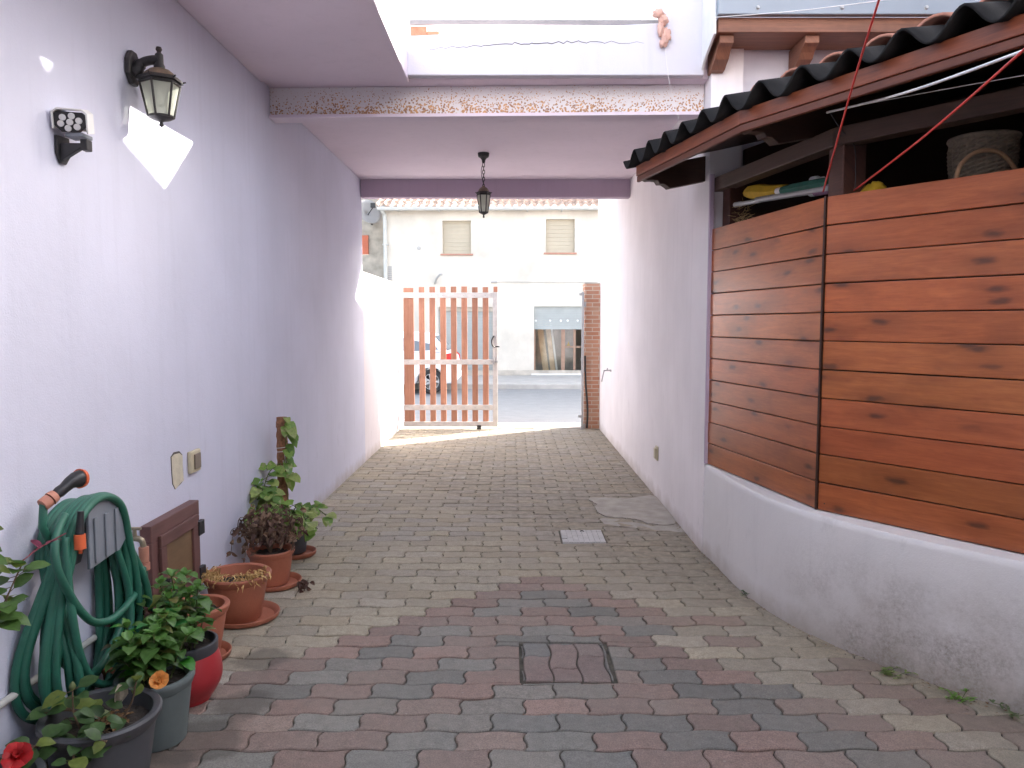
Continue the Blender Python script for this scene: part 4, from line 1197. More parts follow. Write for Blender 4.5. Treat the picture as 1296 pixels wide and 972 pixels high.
# unseen taller block added on the far side to shade the street
t = thing('street_shade_block', 'tall pale unseen block added further right across the street to shade the road', 'building', (13, 24, 0))
b = newbm(); holes = []
for fl in range(2):
    for k in range(6): holes.append((5.6 + k * 2.8, 6.8 + k * 2.8, 1.2 + fl * 3.0, 2.6 + fl * 3.0))
cut_wall(b, 4.302, 24, 0, 8.25, FY, FY + .3, holes); link('front_wall', b, 'facade', t)
b = newbm(); box(b, 4.302, 24, FY + .31, FY + 9, 0, 8.2); link('core', b, 'facade', t)
for h in holes:
    b = newbm(); box(b, h[0], h[1], FY + .2, FY + .26, h[2], h[3]); link('window', b, 'shutter_cream', t)

# neighbour on the left
t = thing('corner_house', 'grey rendered house left of the white one with a coral shutter', 'house', (-6, 22, 0))
b = newbm(); cut_wall(b, -12, -3.56, 0, 5.6, 22.0, 22.3, [(-4.9, -4.05, 3.45, 4.0)]); link('front_wall', b, 'stone', t)
b = newbm(); box(b, -4.85, -4.06, 21.95, 22.05, 3.46, 3.99)
for i in range(8): box(b, -4.85, -4.06, 21.93, 21.95, 3.47 + i * .065, 3.51 + i * .065)
link('window_shutter', b, 'shutter_red', t)
b = newbm(); prism(b, [V(-12, 21.6, 5.6), V(-3.5, 21.6, 5.6), V(-3.5, 24, 6.5), V(-12, 24, 6.5)], V(0, 0, .08)); link('roof', b, 'far_tile', t)
t = thing('satellite_dish', 'grey satellite dish mounted on the corner house, half hidden by the passage wall', 'satellite dish', (-3.9, 21.6, 4.5))
b = newbm(); ax_ = V(.55, -.75, .35).normalized()
lathe(b, V(-3.95, 21.3, 4.50), [(.001, 0), (.15, .02), (.28, .07), (.36, .13)], 28, ax_); o = link('reflector', b, 'dish', t, smooth=True)
o.modifiers.new('solid', 'SOLIDIFY').thickness = .01
b = newbm(); cyl(b, V(-3.95, 21.98, 4.3), V(-3.95, 21.32, 4.48), .025, n=8); cyl(b, V(-3.95, 21.3, 4.45), V(-3.95, 21.3, 4.5) + ax_ * .4, .012, n=8); box(b, -3.80, -3.66, 20.95, 21.05, 4.62, 4.74); link('arm', b, 'black_paint', t)

# parked car ------------------------------------------------------------
t = thing('parked_car', 'silver white hatchback parked across the street, seen through the gate slats', 'car', (-3.0, 17.2, 0))
b = newbm()
def arch(cx, r, n=9): return [(cx + r * math.cos(PI - PI * i / (n - 1)), .26 + r * math.sin(PI - PI * i / (n - 1))) for i in range(n)]
low = [(-4.85, .22), (-4.92, .45), (-4.80, .66), (-4.1, .80), (-3.75, .86), (-1.40, .88), (-1.24, .80), (-1.18, .55), (-1.20, .30), (-1.30, .22)]
bott = [(-1.44, .22)] + arch(-1.73, .31)[::-1] + [(-2.1, .20)] + [(-3.9, .20)] + arch(-4.22, .31)[::-1] + [(-4.6, .22)]
prof = low[:-1] + [(-1.30, .22)] + bott
CY0, CY1 = 16.42, 18.0
a = [b.verts.new((x, CY0 + (.05 if z > .75 or z < .3 else 0), z)) for x, z in prof]; c = [b.verts.new((x, CY1 - (.05 if z > .75 or z < .3 else 0), z)) for x, z in prof]
b.faces.new(a); b.faces.new(c[::-1])
for i in range(len(prof)): b.faces.new((a[i], c[i], c[(i + 1) % len(prof)], a[(i + 1) % len(prof)]))
link('body', b, 'car_paint', t, bevel=.03, seg=3)
b = newbm()
gh0 = [(-3.72, .87), (-1.30, .885)]; gh = [(-3.0, 1.27), (-2.2, 1.32), (-1.75, 1.28)]
pr = [(-3.75, .862), (-3.02, 1.255), (-2.7, 1.31), (-2.1, 1.32), (-1.72, 1.28), (-1.36, .885)]
for yy in (0,):
    a = [b.verts.new((x, CY0 + .05 + (.12 if z > 1 else 0), z)) for x, z in pr]; c = [b.verts.new((x, CY1 - .05 - (.12 if z > 1 else 0), z)) for x, z in pr]
    b.faces.new(a); b.faces.new(c[::-1])
    for i in range(len(pr)): b.faces.new((a[i], c[i], c[(i + 1) % len(pr)], a[(i + 1) % len(pr)]))
link('cabin', b, 'car_paint', t, bevel=.03, seg=3)
def sidewin(pts):
    b = newbm(); P_ = []
    for x, z in pts: P_.append(V(x, CY0 + .045 + .12 * max(0, (z - .885) / .39), z))
    prism(b, P_, V(0, .02, 0)); link('window', b, 'car_glass', t)
sidewin([(-3.45, .92), (-2.62, .92), (-2.62, 1.25), (-2.95, 1.22)]); sidewin([(-2.55, .92), (-1.95, .92), (-1.98, 1.26), (-2.55, 1.25)]); sidewin([(-1.88, .93), (-1.58, .95), (-1.80, 1.22), (-1.90, 1.24)])
b = newbm(); prism(b, [V(-1.385, CY0 + .16, .93), V(-1.385, CY1 - .16, .93), V(-1.665, CY1 - .22, 1.23), V(-1.665, CY0 + .22, 1.23)], V(.015, 0, .012)); link('rear_window', b, 'car_glass', t)
for y0 in (CY0 - .005, CY1 - .20):
    b = newbm(); prism(b, [V(-1.50, y0, .70), V(-1.20, y0, .64), V(-1.215, y0, .80), V(-1.30, y0, .875), V(-1.42, y0, .86)], V(0, .20, 0)); link('taillight', b, 'tail_red', t, bevel=.01)
for x in (-1.73, -4.22):
    for y in (CY0 + .01, CY1 - .19):
        b = newbm(); lathe(b, V(x, y, .265), [(.17, .0), (.24, -.005), (.265, .03), (.265, .15), (.24, .18), (.17, .18)], 28, V(0, 1, 0)); wq = link('wheel', b, 'tyre', t, smooth='auto')
        b = newbm(); c_ = V(x, y + .012, .265)
        for k in range(7):
            a_ = 2 * PI * k / 7; d_ = V(math.cos(a_), 0, math.sin(a_)); s_ = V(-math.sin(a_), 0, math.cos(a_))
            obox(b, c_ + d_ * .09, d_, V(0, 1, 0), s_, .085, .01, .02)
        tube(b, [c_ + V(math.cos(2 * PI * k / 24), 0, math.sin(2 * PI * k / 24)) * .172 for k in range(24)], .014, 6, True)
        link('rim', b, 'grey_metal', wq)
b = newbm(); box(b, -1.20, -1.165, CY0 + .05, CY1 - .05, .30, .42); link('bumper', b, 'car_paint', t, bevel=.012)

# ================================================================== LEFT WALL FITTINGS
t = thing('wall_hatch', 'small brown wooden cabinet door low on the left wall above the pots', 'cabinet', (XL, 3.49, .2))
hy0, hy1, hz0, hz1 = 3.24, 3.75, .175, .632
b = newbm()
fw = .075
board(b, V(XL + .05, hy0, hz1 - fw), V(XL + .05, hy1, hz1 - fw), up, V(-1, 0, 0), fw, .049); board(b, V(XL + .05, hy0, hz0), V(XL + .05, hy1, hz0), up, V(-1, 0, 0), fw, .049)
board(b, V(XL + .05, hy0, hz0 + fw), V(XL + .05, hy0, hz1 - fw), V(0, 1, 0), V(-1, 0, 0), fw, .049); board(b, V(XL + .05, hy1 - fw, hz0 + fw), V(XL + .05, hy1 - fw, hz1 - fw), V(0, 1, 0), V(-1, 0, 0), fw, .049)
link('frame', b, 'hatch_frame', t, bevel=.004)
b = newbm()
iy0, iy1, iz0, iz1 = hy0 + .06, hy1 - .055, hz0 + .055, hz1 - .058; k = .055
board(b, V(XL + .066, iy0, iz1 - k), V(XL + .066, iy1, iz1 - k), up, V(-1, 0, 0), k, .015); board(b, V(XL + .066, iy0, iz0), V(XL + .066, iy1, iz0), up, V(-1, 0, 0), k, .015)
board(b, V(XL + .066, iy0, iz0 + k), V(XL + .066, iy0, iz1 - k), V(0, 1, 0), V(-1, 0, 0), k, .015); board(b, V(XL + .066, iy1 - k, iz0 + k), V(XL + .066, iy1 - k, iz1 - k), V(0, 1, 0), V(-1, 0, 0), k, .015)
dr = link('door', b, 'hatch_frame', t, bevel=.003)
b = newbm(); board(b, V(XL + .054, iy0 + k, iz0 + k), V(XL + .054, iy1 - k, iz0 + k), up, V(-1, 0, 0), iz1 - iz0 - 2 * k, .01); link('door_panel', b, 'hatch_panel', dr)
for z in (.27, .50):
    b = newbm(); box(b, XL + .052, XL + .074, hy1 - .058, hy1 + .004, z - .035, z + .035); link('hinge', b, 'black', t, bevel=.003)
b = newbm(); cyl(b, V(XL + .066, iy0 + .018, .365), V(XL + .095, iy0 + .018, .365), .013, .015, 12); link('knob', b, 'black', dr, smooth='auto')
t = thing('wall_switch', 'cream light switch with brown key above the cabinet door', 'switch', (XL, 3.80, .82))
b = newbm(); box(b, XL + .001, XL + .022, 3.742, 3.86, .762, .872); link('plate', b, 'beige_plastic', t, bevel=.006)
b = newbm(); box(b, XL + .022, XL + .030, 3.772, 3.845, .778, .855); link('key', b, 'switch_key', t, bevel=.005)
t = thing('filler_patch', 'cream unpainted filler patch with chipped edges beside the light switch', 'patch', (XL, 3.62, .8))
out = [(3.568, .875), (3.60, .890), (3.655, .886), (3.685, .865), (3.688, .80), (3.692, .745), (3.66, .735), (3.60, .722), (3.575, .752), (3.57, .80)]
b = newbm(); prism(b, [V(XL + .0005, 3.63 + (y - 3.63) * 1.07, .805 + (z - .805) * 1.06) for y, z in out], V(.0012, 0, 0)); link('chipped_edge', b, 'chip_edge', t)
b = newbm(); prism(b, [V(XL + .001, y + rnd.uniform(-.002, .005), z + rnd.uniform(-.006, .002)) for y, z in out], V(.0022, 0, 0)); link('filler', b, 'filler', t)
# water pipe
b = newbm(); tube(b, spline([V(XL + .018, 1.6, .335), V(XL + .018, 2.4, .324), V(XL + .018, 3.06, .312), V(XL + .022, 3.10, .34), V(XL + .022, 3.10, .60)], 10), .0125, 10)
tag(link('water_pipe', b, 'pipe', smooth=True), 'grey plastic water pipe running along the left wall behind the hose', 'pipe')

# hose hanger -----------------------------------------------------------
t = thing('hose_hanger', 'grey plastic hose hanger screwed to the left wall under the coiled hose', 'hose hanger', (XL, 2.78, .75))
HCY, HCZ, HR = 2.675, .695, .150
b = newbm()
arc = [(HCY + HR * math.cos(a), HCZ + HR * math.sin(a)) for a in [PI - PI * i / 18 for i in range(19)]]
inn_ = [(HCY + (HR - .012) * math.cos(a), HCZ + (HR - .012) * math.sin(a)) for a in [PI * i / 18 for i in range(19)]]
prism(b, [V(XL + .002, y, z) for y, z in arc + inn_], V(.125, 0, 0))
link('saddle', b, 'grey_plastic', t, bevel=.003)
b = newbm()
big = [(HCY + (HR + .03) * math.cos(a), HCZ + (HR + .03) * math.sin(a)) for a in [R(112) - R(112) * i / 14 for i in range(15)]]
prism(b, [V(XL + .128, y, z) for y, z in big + [(HCY + HR + .03, HCZ + .0), (HCY + .14, HCZ - .03), (HCY - .07, HCZ - .045)]], V(.012, 0, 0))
for k in (-.03, .04, .11): box(b, XL + .1405, XL + .147, HCY + k - .012, HCY + k + .012, HCZ - .03, HCZ + .13)
link('front_plate', b, 'grey_plastic', t, bevel=.004)
b = newbm(); prism(b, [V(XL + .0015, y, z) for y, z in arc + [(HCY + .1, HCZ - .07), (HCY - .1, HCZ - .07)]], V(.008, 0, 0)); link('back_plate', b, 'grey_plastic', t)
# hose: loops hung over the saddle ----------------------------------------
hz = thing('garden_hose', 'green ribbed garden hose coiled in long loops over the grey hanger', 'garden hose', (XL + .1, 2.75, .1))
b = newbm()
path = []
loops = 14
hr = random.Random(3)
for i in range(loops):
    xo = XL + .030 + .115 * ((i * 5) % loops) / (loops - 1) + hr.uniform(-.006, .006)
    rt_ = HR + .020 + .010 * (i % 3) + hr.uniform(0, .008)
    bz = hr.uniform(.05, .17) + (.10 if i in (2, 9) else 0)
    wl = .0 + .13 * ((i * 9) % loops) / (loops - 1); wr = .0 + .12 * ((i * 3) % loops) / (loops - 1)
    xo2 = max(XL + .022, xo + hr.uniform(-.035, .03))
    pts = [V(xo, HCY - rt_, HCZ + .02), V(xo, HCY - rt_ * .72, HCZ + rt_ * .72), V(xo, HCY, HCZ + rt_), V(xo, HCY + rt_ * .72, HCZ + rt_ * .70), V(xo, HCY + rt_, HCZ - .02),
           V(xo2, HCY + rt_ + wr, (HCZ + bz) / 2 + .05), V(xo2, HCY + rt_ * .80 + wr, bz + .12), V(xo2 + .01, HCY - .02, bz), V(xo2, HCY - rt_ * .8 - wl, bz + .10), V(xo2, HCY - rt_ - wl, (HCZ + bz) / 2)]
    path += pts
# last long swag in front, up to the tap
xo = XL + .165
path += [V(XL + .12, HCY - .19, HCZ + .05), V(XL + .10, HCY - .13, HCZ + .14), V(XL + .12, HCY - .03, HCZ + .19)]
tube(b, spline(path, 7), .0142, 10)
link('coil', b, 'hose', hz, smooth=True)
b = newbm()
sw = [V(XL + .150, 2.40, .72), V(XL + .165, 2.45, .60), V(XL + .172, 2.52, .51), V(XL + .172, 2.60, .465), V(XL + .165, 2.72, .445), V(XL + .14, 2.90, .455), V(XL + .105, 3.02, .475), V(XL + .088, 3.085, .50)]
tube(b, spline([V(XL + .11, 2.52, .865), V(XL + .13, 2.43, .81)] + sw, 8), .0135, 10)
tube(b, spline([V(XL + .085, 3.10, .50), V(XL + .082, 3.10, .40), V(XL + .10, 3.02, .22), V(XL + .12, 2.90, .12)], 8), .0132, 10)
sw2 = [V(XL + .13, 2.48, .80), V(XL + .155, 2.45, .62), V(XL + .172, 2.46, .42), V(XL + .177, 2.53, .29), V(XL + .177, 2.64, .235), V(XL + .16, 2.78, .27), V(XL + .14, 2.87, .42), V(XL + .12, 2.84, .62), V(XL + .10, 2.79, .74)]
tube(b, spline(sw2, 8), .0132, 10)
link('loose_swag', b, 'hose', hz, smooth=True)
# end gun lying on top
b = newbm(); g0, g1_ = V(-1.497, 2.42, .925), V(-1.468, 2.48, .962)
gd = (g1_ - g0).normalized()
tube(b, [V(-1.50, 2.47, .76), V(-1.508, 2.425, .85), g0], .0125, 10); link('hose_end', b, 'hose', hz, smooth=True)
b = newbm(); cyl(b, g0 - gd * .005, g0 + gd * .022, .021, .021, 12); cyl(b, g0 + gd * .026, g0 + gd * .045, .023, .020, 12); link('coupling', b, 'salmon', hz, smooth='auto')
sp = thing('spray_nozzle', 'black and orange spray nozzle resting on top of the coiled hose', 'spray nozzle', tuple(g0 + gd * .05))
b = newbm(); q = g0 + gd * .046; tube(b, [q, q + gd * .015, q + gd * .035, q + gd * .052 + V(0, .006, 0.004), q + gd * .066 + V(.004, .014, .004), q + gd * .075 + V(.006, .028, .0)], [.016, .019, .018, .021, .027, .030], 12); link('grip', b, 'black', sp, smooth='auto')
q2 = q + gd * .075 + V(.006, .028, 0); qd = V(.25, .95, -.1).normalized()
b = newbm(); cyl(b, q2 - qd * .006, q2 + qd * .006, .033, .031, 16); link('rose', b, 'orange', sp, smooth='auto')
sp = thing('hose_connector', 'black and orange hose connector clipped upright on the grey hanger front', 'hose connector', (-1.445, 2.60, .76))
cc = V(XL + .168, 2.50, .775)
b = newbm(); cyl(b, cc + V(0, 0, .03), cc + V(0, .012, .105), .0135, .010, 12); link('tip', b, 'black', sp, smooth='auto')
b = newbm(); cyl(b, cc + V(0, -.002, -.018), cc + V(0, 0, .03), .019, .018, 12); cyl(b, cc + V(0, 0, -.034), cc + V(0, 0, -.018), .006, .008, 8); link('collar', b, 'orange', sp, smooth='auto')
t = thing('garden_tap', 'small tarnished brass tap on the left wall with a faded hose coupling', 'tap', (XL, 3.10, .6))
b = newbm(); tube(b, spline([V(XL + .001, 3.10, .618), V(XL + .04, 3.10, .622), V(XL + .075, 3.10, .615), V(XL + .085, 3.10, .585)], 6), .012, 10); cyl(b, V(XL + .05, 3.10, .62), V(XL + .05, 3.10, .658), .010, .008, 10); link('spout', b, 'brass', t, smooth='auto')
b = newbm(); box(b, XL + .022, XL + .078, 3.092, 3.108, .656, .668); link('handle', b, 'brass', t, bevel=.004)
b = newbm(); cyl(b, V(XL + .085, 3.10, .49), V(XL + .085, 3.10, .52), .022, n=12); cyl(b, V(XL + .085, 3.10, .523), V(XL + .085, 3.10, .585), .019, .020, 12); link('coupling', b, 'salmon', t, smooth='auto')

# ================================================================== POTS AND PLANTS
def leaf(b, p, d, n, L, Wd, col, droop=.25, fold=.25, base=.12, tip=.9, k=4, var=.15, curl=0):
    """leaf blade from p along d; n = upper normal"""
    d = d.normalized(); s = d.cross(n)
    if s.length < 1e-4: s = d.cross(V(.3, .5, .8))
    s.normalize(); n = s.cross(d).normalized()
    v_ = 1 + rnd.uniform(-var, var); c = tuple(max(0, x * v_) for x in col)
    rows = []
    for i in range(k + 1):
        t_ = i / k
        w = Wd / 2 * (math.sin(PI * min(1, (t_ * tip + base * (1 - t_)))) ** .8 if 0 < t_ < 1 else (.12 if t_ == 0 else .03))
        cpos = p + d * (L * t_) - V(0, 0, droop * L * t_ * t_) + n * curl * L * math.sin(t_ * PI)
        rows.append([b.verts.new(cpos - s * w + n * fold * w), b.verts.new(cpos), b.verts.new(cpos + s * w + n * fold * w)])
    fs = []
    for A_, B_ in zip(rows, rows[1:]):
        for j in (0, 1): fs.append(b.faces.new((A_[j], A_[j + 1], B_[j + 1], B_[j])))
    setcol(b, fs, c)
    return fs
def rdir(z0=-.2, z1=.7):
    a = rnd.uniform(0, 2 * PI); z = rnd.uniform(z0, z1); r = math.sqrt(max(0, 1 - z * z)); return V(r * math.cos(a), r * math.sin(a), z)

def pot(label, c, rb, rt_, h, mat, rim=.022, soil=.035, saucer=None, belly=None, cat='flower pot', rimmat=None):
    t = thing('flower_pot', label, cat, c)
    C = V(*c)
    b = newbm()
    if belly:
        pr = [(.001, 0), (rb, 0)] + [(rb + (belly - rb) * math.sin(PI * .5 * x / .5) if x < .5 else belly + (rt_ - belly) * ((x - .5) / .5) ** 2, h * (.02 + .83 * x)) for x in [i / 10 for i in range(11)]]
        lathe(b, C, pr, 40); link('body', b, mat, t, smooth='auto')
        b = newbm(); lathe(b, C, [(rt_ + .001, h * .80), (rt_ + .004, h * .86), (rt_ + .004, h), (rt_ - .006, h + .002), (rt_ - .012, h * .9), (rt_ - .014, h - soil - .02)], 40); link('rim', b, rimmat or 'dark_pot', t, smooth='auto')
    else:
        lathe(b, C, [(.001, .001), (rb - .006, .001), (rb, .006), (rb + (rt_ - rb) * .86, h * .82), (rt_ - .006, h * .83)], 40); link('body', b, mat, t, smooth='auto')
        b = newbm(); lathe(b, C, [(rt_ - .010, h * .825), (rt_, h * .835), (rt_ + rim * .55, h * .93), (rt_ + rim * .6, h * .975), (rt_ + rim * .35, h), (rt_ - .004, h), (rt_ - .012, h * .985), (rt_ - .02, h * .8), (rt_ - .028, h - soil - .03)], 40); link('rim', b, rimmat or mat, t, smooth='auto')
    b = newbm(); n_ = 40; rr = rt_ - .016; ctr = b.verts.new(C + V(0, 0, h - soil + .008)); prev = None
    for rad in (.35, .7, 1):
        ring = [b.verts.new(C + V(math.cos(2 * PI * i / n_) * rr * rad, math.sin(2 * PI * i / n_) * rr * rad, h - soil + rnd.uniform(-.006, .006))) for i in range(n_)]
        for i in range(n_):
            if prev: b.faces.new((prev[i], prev[(i + 1) % n_], ring[(i + 1) % n_], ring[i]))
            else: b.faces.new((ctr, ring[i], ring[(i + 1) % n_]))
        prev = ring
    link('soil', b, 'soil', t)
    return t
def saucer(label, c, r, mat='terracotta'):
    b = newbm(); lathe(b, V(*c), [(.001, .001), (r * .86, .001), (r * .97, .012), (r, .030), (r - .003, .033), (r - .010, .030), (r * .86 - .006, .009), (.001, .008)], 40)
    tag(link('saucer', b, mat, smooth='auto'), label, 'saucer')

# B: grey-green pot, C: red pot, A: large dark pot, I: dark pot at the corner
PA, PB, PC, PD, PE = (-1.31, 2.36, .0), (-1.285, 2.675, 0), (-1.305, 2.985, 0), (-1.405, 3.36, .013), (-1.39, 3.80, .013)
pot('large dark grey plastic pot in the foreground holding a sparse hibiscus', PA, .128, .165, .27, 'dark_pot', .024, .05)
pot('tall grey green plastic pot between the red pot and the dark foreground pot', PB, .10, .126, .245, 'grey_pot', .016, .03)
pot('round bellied red glazed pot with a dark rim, behind the grey green pot', PC, .09, .118, .235, 'red_pot', soil=.03, belly=.136)
pot('small terracotta pot of bare soil right behind the basil', PD, .085, .122, .235, 'terracotta', .018, .045)
pot('large terracotta pot with dry straw round its rim, by the cabinet door', PE, .112, .153, .235, 'terracotta', .024, .06)
saucer('terracotta saucer under the small pot of bare soil', (PD[0] + .01, PD[1], 0), .125)
saucer('wide terracotta saucer under the straw rimmed pot', (-1.365, 3.83, 0), .172)
PH_ = (-1.49, 2.87, .0)
pot('terracotta pot pushed against the wall between hose and basil', PH_, .062, .082, .215, 'terracotta', .016, .03)
PF = (-1.385, 4.33, .013)
pot('terracotta pot hidden under a withered brown plant', PF, .095, .125, .20, 'terracotta', .016, .03)
saucer('terracotta saucer under the withered plant', (-1.365, 4.33, 0), .150)
PG = (-1.435, 4.93, .013)
pot('black plastic pot holding the pothos and its coir pole', PG, .085, .105, .19, 'dark_pot', .014, .03)
saucer('terracotta saucer under the black pothos pot', (-1.40, 4.90, 0), .125)
PI_ = (-1.46, 2.05, 0)
pot('dark pot with a red hibiscus flower, cut off at the lower left corner', PI_, .10, .128, .235, 'dark_pot', .018, .04)

# basil: two bushy plants -------------------------------------------------
GR = (.095, .205, .048)
def bush(name, label, base_, stems, hmin, hmax, spread, Lmin, Lmax, gaps=.032, lean=V(0, 0, 0), col=GR, cat='plant', droop=.45, step0=.25):
    t = thing(name, label, cat, tuple(base_))
    lb, sb = newbm(), newbm(); B0 = V(*base_)
    for s_ in range(stems):
        a = rnd.uniform(0, 2 * PI); sp_ = spread * math.sqrt(rnd.uniform(.02, 1)); h = rnd.uniform(hmin, hmax) * (1 - .25 * (sp_ / spread))
        p0 = B0 + V(math.cos(a), math.sin(a), 0) * sp_ * .45; p1 = B0 + V(math.cos(a), math.sin(a), 0) * sp_ + V(0, 0, h) + lean * h
        mid = (p0 + p1) / 2 + V(0, 0, .02)
        pts = spline([p0, mid, p1], 6); tube(sb, pts, [.0028] * 6 + [.0022] * (len(pts) - 6), 5)
        L_ = h; k = int(L_ * (1 - step0) / gaps); ph = rnd.uniform(0, PI)
        for i in range(k + 1):
            f = step0 + (1 - step0) * i / max(1, k); p = pts[min(len(pts) - 1, int(f * (len(pts) - 1)))]
            a2 = ph + (i % 2) * PI / 2 + rnd.uniform(-.4, .4)
            for q in (0, 1):
                d = V(math.cos(a2 + PI * q), math.sin(a2 + PI * q), rnd.uniform(.05, .5)); sz = rnd.uniform(Lmin, Lmax) * (1.0 if f < .85 else .75)
                tube(sb, [p, p + d.normalized() * .014], .0012, 4)
                leaf(lb, p + d.normalized() * .012, d, V(0, 0, 1) + d * -.2, sz, sz * .68, col if rnd.random() < .72 else ((.20, .24, .06) if rnd.random() < .2 else tuple(x * rnd.choice((.65, 1.35, 1.5)) for x in col)), droop * rnd.uniform(.4, 1.3), .28, curl=.06)
        for q in range(4):
            d = rdir(.4, .95); leaf(lb, p1, d, V(0, 0, 1), Lmin * .8, Lmin * .5, tuple(x * 1.5 for x in col), .1, .4)
    link('leaves', lb, 'leaf', t, smooth=True); link('stems', sb, 'stem', t)
    return t
bush('basil_plant', 'bushy green basil with cupped leaves growing in the grey green pot', (PB[0] - .01, PB[1] + .02, .222), 18, .12, .28, .15, .055, .088, lean=V(-.1, .15, 0), gaps=.03)
bush('basil_plant', 'taller green basil rising from the red pot behind the front basil', (PC[0] - .02, PC[1], .208), 16, .16, .35, .15, .052, .085, lean=V(-.12, -.12, 0), gaps=.03)

# hibiscus in the large dark pot, with bud, wilted bloom and orange bloom ----
HG = (.062, .125, .038)
def shrub(t, stems, Lr, col=HG, dens=.03, lw=.7, start=.3, per=2):
    lb, sb = newbm(), newbm()
    for pts in stems:
        P_ = spline(pts, 8); n_ = len(P_); tube(sb, P_, [.0042 - .0022 * i / n_ for i in range(n_)], 6)
        Ltot = sum((P_[i + 1] - P_[i]).length for i in range(n_ - 1)); k = int(Ltot * (1 - start) / dens)
        for i in range(k + 1):
            f = start + (1 - start) * i / max(1, k); p = P_[min(n_ - 1, int(f * (n_ - 1)))]
            for _ in range(per if rnd.random() < .5 else 1):
                d = rdir(-.1, .7); sz = rnd.uniform(*Lr)
                tube(sb, [p, p + d * .02], .0011, 4)
                cc_ = col if rnd.random() < .82 else (.16, .21, .045)
                leaf(lb, p + d * .018, d, V(0, 0, 1) + V(.25, -.25, 0), sz, sz * lw, cc_, rnd.uniform(.1, .5), .2, base=.18)
    link('leaves', lb, 'leaf', t, smooth=True); link('stems', sb, 'bark', t)
def bloom(name, c, ax, r, col, parent, closed=.4):
    b = newbm(); u, w = frame_of(ax)
    for k in range(7):
        a = 2 * PI * k / 7 + rnd.uniform(-.2, .2); d = (u * math.cos(a) + w * math.sin(a)) * (1 - closed) + ax * closed * 1.2
        leaf(b, c, d, ax - d * .2, r * rnd.uniform(.85, 1.15), r * 1.05, col, .05, -.25, base=.25, curl=.14, k=6)
    for k in range(4):
        a = rnd.uniform(0, 6.28); d = (u * math.cos(a) + w * math.sin(a)) * .45 + ax
        leaf(b, c, d, ax, r * .75, r * .6, tuple(x * .8 for x in col), 0, .5, curl=.2)
    link(name, b, 'petal', parent, smooth=True)
t = thing('hibiscus_plant', 'sparse hibiscus with a bud and one wilted bloom in the dark foreground pot', 'plant', (PA[0], PA[1], .225))
A0 = V(PA[0], PA[1], .222)
shrub(t, [[A0 + V(-.03, -.05, 0), A0 + V(-.05, -.06, .07), A0 + V(-.075, -.02, .125)], [A0 + V(.05, .02, 0), A0 + V(.08, .04, .06), A0 + V(.09, .05, .12)], [A0 + V(.0, .0, 0), A0 + V(.03, -.06, .05), A0 + V(.05, -.1, .08)],
          [A0 + V(-.04, .03, 0), A0 + V(-.09, .0, .05), A0 + V(-.13, -.06, .075)], [A0 + V(.04, -.04, 0), A0 + V(.08, -.10, .03), A0 + V(.10, -.16, .035)], [A0 + V(-.02, -.08, 0), A0 + V(-.06, -.17, .04), A0 + V(-.09, -.22, .05)], [A0 + V(.01, -.1, .0), A0 + V(.02, -.18, .02), A0 + V(.04, -.24, -.01)]], (.045, .075), dens=.021, start=.2)
def bud(c, ax, L, r, col, parent):
    b = newbm(); lathe(b, c, [(.001, 0), (r * .8, L * .18), (r, L * .45), (r * .7, L * .75), (.001, L)], 10, ax); setcol(b, b.faces, col); link('bud', b, 'petal', parent, smooth=True)
bud(A0 + V(-.076, -.02, .125), V(0, .1, 1).normalized(), .030, .010, (.20, .24, .10), t)
bud(A0 + V(.09, .05, .12), V(.1, 0, 1).normalized(), .03, .010, (.14, .20, .07), t)
b = newbm()
wc = A0 + V(.035, .045, .115)
for k in range(5): leaf(b, wc, V(rnd.uniform(-.25, .25), rnd.uniform(-.25, .25), -1 if k else -.8), V(1, -.6, 0), .062, .034, (.52, .46, .36), 0, .5, curl=.08)
link('wilted_bloom', b, 'petal', t, smooth=True)
b = newbm()
for i in range(60):
    p = A0 + V(.02 + rnd.gauss(0, .03), .02 + rnd.gauss(0, .03), rnd.uniform(-.005, .015)); d = rdir(-.2, .6); leaf(b, p, d, V(0, 0, 1), .022, .012, (.22, .12, .05), .3, .6)
link('dry_debris', b, 'dead_leaf', t)
bloom('orange_bloom', V(-1.205, 2.53, .283), V(.35, -.6, .6).normalized(), .043, (.80, .33, .075), t, .45)
# left edge plant
t = thing('hibiscus_plant', 'leafy hibiscus with a red bloom at the left edge, in front of the hose', 'plant', (PI_[0], PI_[1], .2))
I0 = V(PI_[0], PI_[1], .195)
shrub(t, [[I0, I0 + V(-.06, .0, .3), I0 + V(-.035, .05, .55), I0 + V(-.03, .06, .72)], [I0 + V(.0, .02, 0), I0 + V(-.05, .05, .35), I0 + V(.0, .10, .50), I0 + V(.02, .16, .60)], [I0, I0 + V(-.09, .02, .25), I0 + V(-.04, .08, .40), I0 + V(-.02, .12, .47)]], (.05, .08), col=(.085, .17, .04), dens=.025, start=.55)
b = newbm()
tube(b, spline([I0 + V(.01, .15, .60), I0 + V(.03, .24, .63), I0 + V(.06, .32, .65)], 6), .002, 5); setcol(b, b.faces, (.25, .04, .06))
for k in range(6): leaf(b, I0 + V(.03, .23 + .012 * k, .628), rdir(-.3, .4) + V(.1, .9, .1), V(0, 0, 1), .055, .016, (.20, .035, .075), .2, .5)
link('closed_bloom', b, 'petal', t)
bloom('red_bloom', V(-1.415, 2.11, .262), V(.3, -.5, .7).normalized(), .05, (.50, .012, .015), t, .4)

